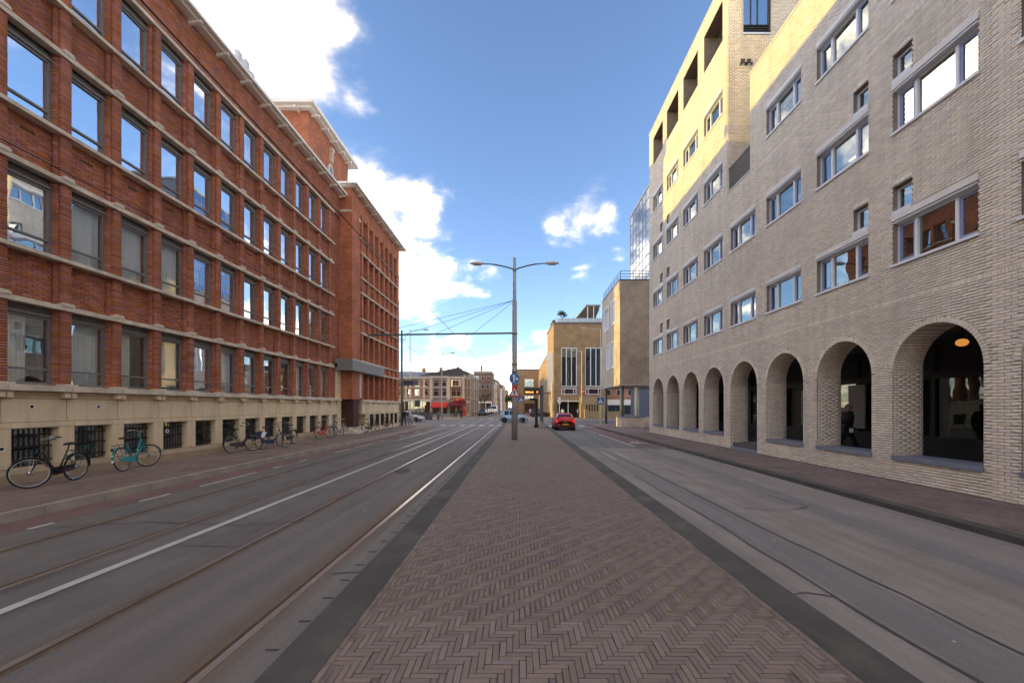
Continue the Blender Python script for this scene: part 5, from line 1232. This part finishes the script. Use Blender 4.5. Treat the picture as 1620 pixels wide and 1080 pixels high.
# ================================================================== CARS (metres, +y forward, origin on the road)
PLATE = mat('yellow_plate', (.72,.50,.04), .5); TL = mat('tail_light', (.45,.015,.01), .3, emit=(1,.04,.02), estr=.06); HL = mat('head_light', (.75,.77,.8), .15); CGL = mat('car_glass', (.018,.02,.023), .06, 0, spec=.9); ALLOY = mat('alloy_wheel', (.42,.42,.43), .35, metal=.7)
def paint(n, c, metal=.2): return mat(n, c, .28, .03, metal=metal, spec=.6)
def car(label, loc, rz, L, Wd, H, pm, kind='hatch', group=None, brake=False, light_rear=False):
    t = thing('car', label, 'car', loc, group, rz); k = H/1.54; hw = Wd/2
    if kind == 'hatch':
        stn = [(0,.36,.74,.80,.84,.80),(.012,.27,.86,.98,.93,.78),(.05,.22,.95,1.22,.965,.72),(.10,.20,.96,1.43,.985,.68),(.15,.20,.96,1.49,1,.68),(.17,.20,.96,1.505,1,.68),(.33,.20,.95,1.54,1,.69),(.355,.20,.95,1.54,1,.69),(.54,.20,.94,1.50,1,.69),(.57,.20,.94,1.46,1,.69),(.66,.20,.93,1.20,1,.76),(.74,.20,.91,.99,.99,.84),(.88,.2,.84,.91,.96,.82),(.965,.22,.70,.78,.91,.78),(1,.30,.56,.60,.80,.68)]
        glass = [(.17,.33),(.355,.54),(.57,.66)]; rear = (.05,.10); front = (.57,.74)
    else:
        stn = [(0,.38,.76,.82,.84,.80),(.012,.28,.88,.95,.93,.80),(.05,.22,.92,1.02,.965,.80),(.12,.20,.94,1.28,.985,.70),(.19,.20,.94,1.46,1,.68),(.21,.20,.94,1.48,1,.68),(.36,.20,.93,1.54,1,.69),(.38,.20,.93,1.54,1,.69),(.50,.20,.92,1.50,1,.69),(.53,.20,.92,1.46,1,.69),(.66,.20,.91,1.14,1,.78),(.72,.20,.90,.97,.99,.84),(.86,.2,.82,.88,.96,.82),(.96,.22,.68,.75,.91,.78),(1,.30,.54,.58,.80,.68)]
        glass = [(.21,.36),(.38,.50),(.53,.66)]; rear = (.05,.19); front = (.53,.72)
    def sec(s):
        f, zb, zs, zt, ws, wt = s; yy = (f-.5)*L; a = hw*ws; c = hw*wt; zb *= k; zs *= k; zt *= k
        pts = [(0,zb),(a*.9,zb),(a*.985,zb+.1),(a,(zb+zs)*.52),(a*.985,zs),(c+.02,max(zt-.07*k,zs+.005)),(c*.86,zt-.012*k),(0,zt)]
        return [(p[0],yy,p[1]) for p in pts], [(-p[0],yy,p[1]) for p in pts[1:-1]]
    body = MB(1); gl = MB(1); idx = []; idg = []
    for s in stn:
        r, l = sec(s); ring_ = r+l[::-1]
        o = len(body.v); body.v += ring_; idx.append(o); gl.v += ring_
    n = 14
    def isin(a, c, iv): return any(abs(a-p) < 1e-6 or (a >= p-1e-6 and c <= q+1e-6) for p, q in iv if a >= p-1e-6 and c <= q+1e-6)
    for i in range(len(stn)-1):
        a, c = stn[i][0], stn[i+1][0]
        for q in range(n):
            fc = (idx[i]+q, idx[i]+(q+1)%n, idx[i+1]+(q+1)%n, idx[i+1]+q)
            sidep = q in (4, 9) and isin(a, c, glass)
            topp = q in (5,6,7,8) and (isin(a, c, [rear]) or isin(a, c, [front]))
            (gl if sidep or topp else body).f.append(fc)
    body.f.append(tuple(range(idx[0],idx[0]+n))); body.f.append(tuple(range(idx[-1],idx[-1]+n))[::-1])
    child('body', body, pm, t, True)
    def pane(nm, fs):
        if not fs: return
        ids = sorted({i for f in fs for i in f}); mp_ = {i: j for j, i in enumerate(ids)}; g = MB(1); g.v = [gl.v[i] for i in ids]; g.f = [tuple(mp_[i] for i in f) for f in fs]; child(nm, g, CGL, t)
    yc = lambda f: sum(gl.v[i][1] for i in f)/4; xc = lambda f: sum(gl.v[i][0] for i in f)/4
    tops = [f for f in gl.f if (f[0]-idx[0]) % n in (5,6,7,8)]
    pane('rear_window', [f for f in tops if yc(f) < 0]); pane('windscreen', [f for f in tops if yc(f) >= 0])
    for sx in (-1,1):
        for (p_, q_) in glass: pane('side_window', [f for f in gl.f if f not in tops and xc(f)*sx > 0 and (p_-.5)*L-.01 < yc(f) < (q_-.5)*L+.01])
    wr = .305*min(1.05, k+.02)
    for sx in (-1,1):
        for fy in (.17,.80):
            yy = (fy-.5)*L; xo = sx*(hw-.02)
            b = MB(1); b.tube([(sx*(hw*.6),yy,wr+.02),(sx*(hw+.004),yy,wr+.02)], wr+.055, 22); child('wheel_arch', b, BLACKP, t)
            b = MB(1); b.torus((xo-sx*.07,yy,wr), wr-.07, .072, 'x', 26, 8, 1.15); w_ = child('wheel', b, RUBBER, t, True)
            b = MB(1); b.tube([(xo-sx*.10,yy,wr),(xo+sx*.008,yy,wr)], wr*.60, 18); rm_ = child('rim', b, ALLOY, w_)
    # lamps, plates, bumpers, mirrors
    for s in (-1,1):
        b = MB(1); b.prism([(s*hw*.62,.72*k),(s*hw*.90,.74*k),(s*hw*.93,.98*k),(s*hw*.80,1.0*k)], -.5*L+.0, -.5*L+.085, 'y'); child('tail_light', b, TL, t)
        b = MB(1); b.ball((s*hw*.70,.5*L*.93,.66*k), (.16,.13,.075), 10, 6); child('headlight', b, HL, t, True)
        b = MB(1); b.ball((s*(hw+.06),(.60-.5)*L,.98*k), (.075,.06,.06), 10, 6); child('mirror', b, pm, t, True)
    b = MB(1); b.box(-.26,.26,-.5*L-.012,-.5*L+.03,.50*k,.61*k); child('number_plate', b, PLATE, t)
    b = MB(1); b.box(-.26,.26,.5*L-.03,.5*L+.012,.36*k,.46*k); child('number_plate', b, PLATE, t)
    b = MB(1); b.box(-hw*.78,hw*.78,-.5*L-.004,-.5*L+.1,.28*k,.42*k); child('bumper', b, BLACKP, t)
    if brake: b = MB(1); b.box(-.16,.16,-.5*L+.14,-.5*L+.20,1.43*k,1.46*k); child('brake_light', b, TL, t); b = MB(1); b.tube([(0,-.5*L+.01,.78*k),(0,-.5*L-.01,.78*k)], .05, 12); child('badge', b, CHROME, t)
    b = MB(1)
    for s in (-1,1):
        for f in (.34,.56): b.box(s*hw*1.0-.012,s*hw*1.0+.012,(f-.5)*L-.1,(f-.5)*L+.04,.80*k,.825*k)
    child('door_handle', b, pm, t)
    return t
Z0 = -.05
car('red hatchback driving away on the right carriageway with its brake lights on', P(3.45,33.2,Z0), 0, 3.95, 1.76, 1.46, paint('red_car_paint', (.42,.012,.02)), brake=True)
car('small light blue boxy hatchback crossing behind the tram mast', P(-.65,47.2,Z0+.005), R(-90), 3.55, 1.62, 1.56, paint('blue_car_paint', (.30,.44,.55), .4))
car('silver saloon nosing out past the end of the brick building', P(-13.3,49.5,Z0+.005), R(-90), 4.4, 1.76, 1.45, paint('silver_car_paint', (.45,.47,.50), .5), 'saloon')
pk = [('dark blue parked car nearest the shop corner',(.05,.06,.10),-7.6,86),('silver parked car between the dark blue and grey ones',(.45,.46,.48),-7.6,93),('grey parked car in the kerb row',(.20,.21,.22),-7.6,99),('black parked car in the kerb row',(.03,.03,.035),-7.6,105),('pale silver parked car farther up the kerb row',(.55,.56,.57),-7.6,112)]
for i, (lab, c, x, y) in enumerate(pk): car(lab, P(x,y,-.04), R(180), 4.1, 1.74, 1.48, paint('parked_paint_%s' % 'abcde'[i], c), 'hatch' if i % 2 else 'saloon', 'cars parked along the far kerb')
car('orange-red car approaching beyond the small blue hatchback', P(-2.0,98,-.04), R(180), 4.0, 1.75, 1.6, paint('orange_car_paint', (.55,.10,.03)))
car('black car waiting on the square beside the cinema flank', P(3.6,74,-.06), R(-90), 4.1, 1.75, 1.5, paint('black_car_paint', (.03,.03,.035)))
vn = thing('van', 'white delivery van parked at the end of the kerb row', 'van', P(-7.4,121,-.04), None, R(180))
b = MB(1); b.prism([(-2.4,.35),(2.45,.35),(2.5,.9),(2.0,1.25),(1.5,2.2),(-2.4,2.3)], -.95, .95, 'x'); child('body', b, WHB, vn)
b = MB(1); b.add([(-.85,1.56,2.1),(.85,1.56,2.1),(.88,2.02,1.3),(-.88,2.02,1.3)], [(0,1,2,3)]); child('windscreen', b, CGL, vn)
for sx in (-.9575,.9575): b = MB(1); b.box(sx-.0025,sx+.0025,.6,1.4,1.3,2.0); child('side_window', b, CGL, vn)
for sx in (-1,1):
    for yy in (-1.5,1.6): b = MB(1); b.torus((sx*.9,yy,.33), .24, .085, 'x', 20, 6); child('wheel', b, RUBBER, vn, True)

# ================================================================== PEOPLE (skinned skeletons, metres, facing +y)
def skin(name, verts, edges, radii, m, parent, sub=2):
    me = bpy.data.meshes.new(name); me.from_pydata([tuple(v) for v in verts], edges, []); o = bpy.data.objects.new(name, me); COL.objects.link(o); o.parent = parent
    md = o.modifiers.new('skin', 'SKIN'); md.use_smooth_shade = True
    for i, r in enumerate(radii):
        rr = r if isinstance(r, tuple) else (r, r); me.skin_vertices[0].data[i].radius = rr
    me.skin_vertices[0].data[0].use_root = True
    sb = o.modifiers.new('sub', 'SUBSURF'); sb.levels = sub; sb.render_levels = sub; me.materials.append(m); return o
SKINM = mat('skin', (.50,.29,.21), .6, .05)
def person(label, loc, rz, h=1.75, stride=0., arm=(0.,0.), elbow=(.15,.15), coat=(.03,.03,.035), legs=(.03,.035,.05), hair=(.05,.035,.025), hood=False, bend=0., long_=False, group=None):
    t = thing('person', label, 'person', loc, group, rz); k = h/1.75
    V = lambda x, y, z: Vector((x*k, (y+bend*max(0,z-.95))*k, z*k))
    kn = [V(s*.10, s*stride*.24+.02, .50) for s in (-1,1)]; an = [V(s*.10, s*stride*.42-.02, .08) for s in (-1,1)]; toe = [a+Vector((0,.15*k,-.035*k)) for a in an]
    pel = V(0,0,.95); ch_ = V(0,.0,1.28); nk = V(0,0,1.48); hd = V(0,.015,1.60); tp = V(0,.01,1.70)
    sh = [V(s*.185,0,1.42) for s in (-1,1)]
    el, wr = [], []
    for i, s in enumerate((-1,1)):
        a = arm[i]; e = V(s*.235, .0, 1.42)+Vector((0, math.sin(a)*.29*k, -math.cos(a)*.29*k)); el.append(e); a2 = a+elbow[i]; wr.append(e+Vector((-s*.02*k, math.sin(a2)*.26*k, -math.cos(a2)*.26*k)))
    vs = [pel, ch_, nk, hd, tp]; ed = [(0,1),(1,2),(2,3),(3,4)]; rd = [(.13*k,.10*k),(.14*k,.10*k),(.055*k,.055*k),(.078*k,.095*k),(.055*k,.065*k)]
    for i in range(2):
        o = len(vs); hp = V((-1,1)[i]*.095,0,.90); vs += [hp, kn[i], an[i], toe[i]]; ed += [(0,o),(o,o+1),(o+1,o+2),(o+2,o+3)]; rd += [.085*k,.058*k,.042*k,.035*k]
        o = len(vs); vs += [sh[i], el[i], wr[i]]; ed += [(1,o),(o,o+1),(o+1,o+2)]; rd += [.06*k,.042*k,.03*k]
    child_b = skin('body', vs, ed, rd, SKINM, t)
    cm = mat('cloth_%02x%02x%02x' % tuple(int(c*255) for c in coat), coat, .85, .15, 6, .2); lm = mat('cloth_%02x%02x%02x' % tuple(int(c*255) for c in legs), legs, .85, .15, 6, .2)
    low = V(0,0,.62 if long_ else .84)
    skin('jacket', [ch_, V(0,0,1.05), low, V(0,0,1.45), sh[0], el[0], wr[0]+(el[0]-wr[0])*.12, sh[1], el[1], wr[1]+(el[1]-wr[1])*.12], [(0,1),(1,2),(0,3),(0,4),(4,5),(5,6),(0,7),(7,8),(8,9)],
         [(.185*k,.135*k),(.17*k,.13*k),(.18*k,.14*k),(.075*k,.07*k),.085*k,.065*k,.05*k,.085*k,.065*k,.05*k], cm, t)
    skin('trousers', [V(0,0,.93), V(-.095,0,.86), kn[0], an[0]+Vector((0,0,.02)), V(.095,0,.86), kn[1], an[1]+Vector((0,0,.02))], [(0,1),(1,2),(2,3),(0,4),(4,5),(5,6)], [(.14*k,.115*k),.10*k,.075*k,.06*k,.10*k,.075*k,.06*k], lm, t)
    b = MB(1)
    for i in range(2): b.ball(tuple(an[i]+Vector((0,.06*k,-.035*k))), (.05*k,.14*k,.05*k), 10, 6)
    child('shoes', b, BLACKP, t, True)
    b = MB(1); c = hd+Vector((0,-.022*k,.035*k)); b.ball(tuple(c), (.088*k,.10*k,.095*k) if not hood else (.12*k,.13*k,.14*k), 14, 9); child('hair' if not hood else 'hood', b, mat('hair_%02x' % int(hair[0]*255), hair, .8) if not hood else cm, t, True)
    b = MB(1); f = hd+Vector((0,.088*k,0)); b.ball(tuple(f+Vector((0,.012*k,-.01*k))), (.013*k,.02*k,.022*k), 8, 5)
    for s in (-1,1): b.ball(tuple(hd+Vector((s*.088*k,.0,.0))), (.012*k,.022*k,.032*k), 8, 5)
    child('nose_and_ears', b, SKINM, t, True)
    b = MB(1)
    for s in (-1,1): b.ball(tuple(f+Vector((s*.032*k,-.004*k,.018*k))), (.011*k,.007*k,.006*k), 8, 5)
    b.box(f.x-.024*k,f.x+.024*k,f.y-.006*k,f.y+.003*k,f.z-.052*k,f.z-.046*k); child('eyes_and_mouth', b, SBK, t)
    for i, s in enumerate((-1,1)):      # hands: palm, four fingers, thumb
        d = (wr[i]-el[i]).normalized(); sd = Vector((s,0,0)); fw = d.cross(sd).normalized()*(-s)
        vs = [wr[i], wr[i]+d*.075*k]; ed = [(0,1)]; rd = [(.026*k,.02*k),(.036*k,.018*k)]
        for q in range(4):
            off = fw*((q-1.5)*.019*k); ln = (.062,.072,.068,.052)[q]*k; o = len(vs); vs += [wr[i]+d*.085*k+off, wr[i]+d*(.085*k+ln*.55)+off-sd*.008*k, wr[i]+d*(.085*k+ln*.9)+off-sd*.028*k]; ed += [(1,o),(o,o+1),(o+1,o+2)]; rd += [.0095*k,.0088*k,.008*k]
        o = len(vs); vs += [wr[i]+d*.03*k+fw*.032*k, wr[i]+d*.07*k+fw*.052*k]; ed += [(0,o),(o,o+1)]; rd += [.012*k,.010*k]
        skin('hand', vs, ed, rd, SKINM, t, 1)
    return t
pm_ = person('man in a dark coat with short grey hair walking inside the arcade holding papers', P(9.85,12.5,.3), R(75), 1.74, .6, (.35,-.2), (.9,.3), (.012,.012,.015), (.02,.02,.024), (.25,.24,.23), long_=True)
b = MB(); b.box(9.62,9.74,12.17,12.18,1.0,1.12); tag(b.build('papers', mat('white_paper', (.8,.8,.78), .7)), 'white sheet of papers carried by the man in the arcade', 'paper')
person('person in a black jacket and blue jeans seen from behind pushing a bicycle', P(-9.75,35.2,.1), R(-8), 1.62, .35, (.5,.5), (.4,.4), (.012,.012,.016), (.06,.08,.14), (.02,.016,.014), bend=.12)
bicycle('bicycle pushed along the pavement by the person in black', -9.2, 35.5, R(-8), GRYB, group=None, z=.1)
person('pedestrian in black carrying a pale bag near the shop corner', P(-8.4,60,0), R(190), 1.72, .5, (.2,-.2), (.3,.2), (.02,.025,.03), (.02,.02,.025), (.03,.02,.02), group=None)
person('pedestrian in a brown coat standing below the burgundy awning', P(-10.6,70,0), R(170), 1.7, .1, (.0,.1), (.4,.2), (.16,.09,.04), (.05,.05,.06), (.05,.03,.02))
person('person in white by the cinema entrance doors', P(6.6,64,0), R(160), 1.72, .2, (.1,.1), (.5,.2), (.6,.6,.6), (.05,.05,.08), (.04,.03,.02))
person('person in grey outside the cinema next to the annexe', P(9.2,65.5,0), R(200), 1.75, .2, (.1,.1), (.2,.6), (.3,.3,.31), (.04,.04,.05), (.03,.02,.02))
person('person in a white top among the parked bicycles on the square', P(2.0,78,0), R(150), 1.7, .2, (.1,.1), (.2,.4), (.65,.63,.6), (.03,.03,.04), (.03,.02,.02))

# ================================================================== TREES
def tree(label, x, y, h, crown_r, leaf_m, bark_m, nleaf, seed, lift=.35, ls=.22, z0=0., group=None, thin=1.):
    rr = random.Random(seed); t = thing('tree', label, 'tree', P(x,y,z0), group)
    tr = MB(1); tips = []
    def grow(p, d, ln, r, lev):
        q = p+d*ln; tr.tube([tuple(p), tuple(p+d*ln*.5+Vector((rr.uniform(-1,1),rr.uniform(-1,1),0))*ln*.04), tuple(q)], [r, r*.85, r*.65], 6 if lev < 2 else 4)
        if lev >= 3: tips.append(q); return
        for i in range(3 if lev else 5):
            a = rr.uniform(0,6.28); tl = rr.uniform(.35,.8) if lev else rr.uniform(.4,.75)
            nd_ = (d*math.cos(tl)+(Vector((math.cos(a),math.sin(a),.15)))*math.sin(tl)).normalized(); grow(q-d*ln*rr.uniform(0,.3), nd_, ln*rr.uniform(.55,.8), r*.6, lev+1)
    grow(Vector((0,0,0)), Vector((rr.uniform(-.05,.05),rr.uniform(-.05,.05),1)).normalized(), h*lift, .028*h*thin, 0)
    child('trunk', tr, bark_m, t)
    lf = MB(1)
    for i in range(nleaf):
        c = rr.choice(tips)+Vector((rr.gauss(0,1),rr.gauss(0,1),rr.gauss(0,.8)))*crown_r*.2; u = Vector((rr.gauss(0,1),rr.gauss(0,1),rr.gauss(0,1))).normalized(); v = u.orthogonal().normalized(); s = ls*rr.uniform(.5,1.2)
        lf.add([c-u*s, c+v*s*.45, c+u*s, c-v*s*.45], [(0,1,2,3)])
    child('crown', lf, leaf_m, t); return t
LF = mat('autumn_leaf', (.12,.10,.045), .8, .3, 2); LFG = mat('dark_leaf', (.05,.065,.03), .8, .3, 2); BARK = mat('bark', (.07,.055,.045), .9, .2)
tree('bare thin street tree against the dark brick corner block', -9.9, 112, 8.0, 2.2, LF, BARK, 260, 4)
for i, (x, y, h) in enumerate(((-5.2,215,9.5),(-2.6,225,10.5),(-.6,235,9.5),(2.5,240,11),(-3.9,245,12))):
    tree(('brown-leaved street tree in the far clump down the tram street' if i % 2 else 'dark green street tree in the far clump down the tram street'), x, y, h, 4.0, LF if i % 2 else LFG, BARK, 1500, 20+i, ls=.35, group='trees at the far end of the street')
tree('small spiky tree on the cinema roof terrace', 7.1, 69.2, 3.0, .9, LFG, BARK, 500, 9, ls=.14, z0=15.5)
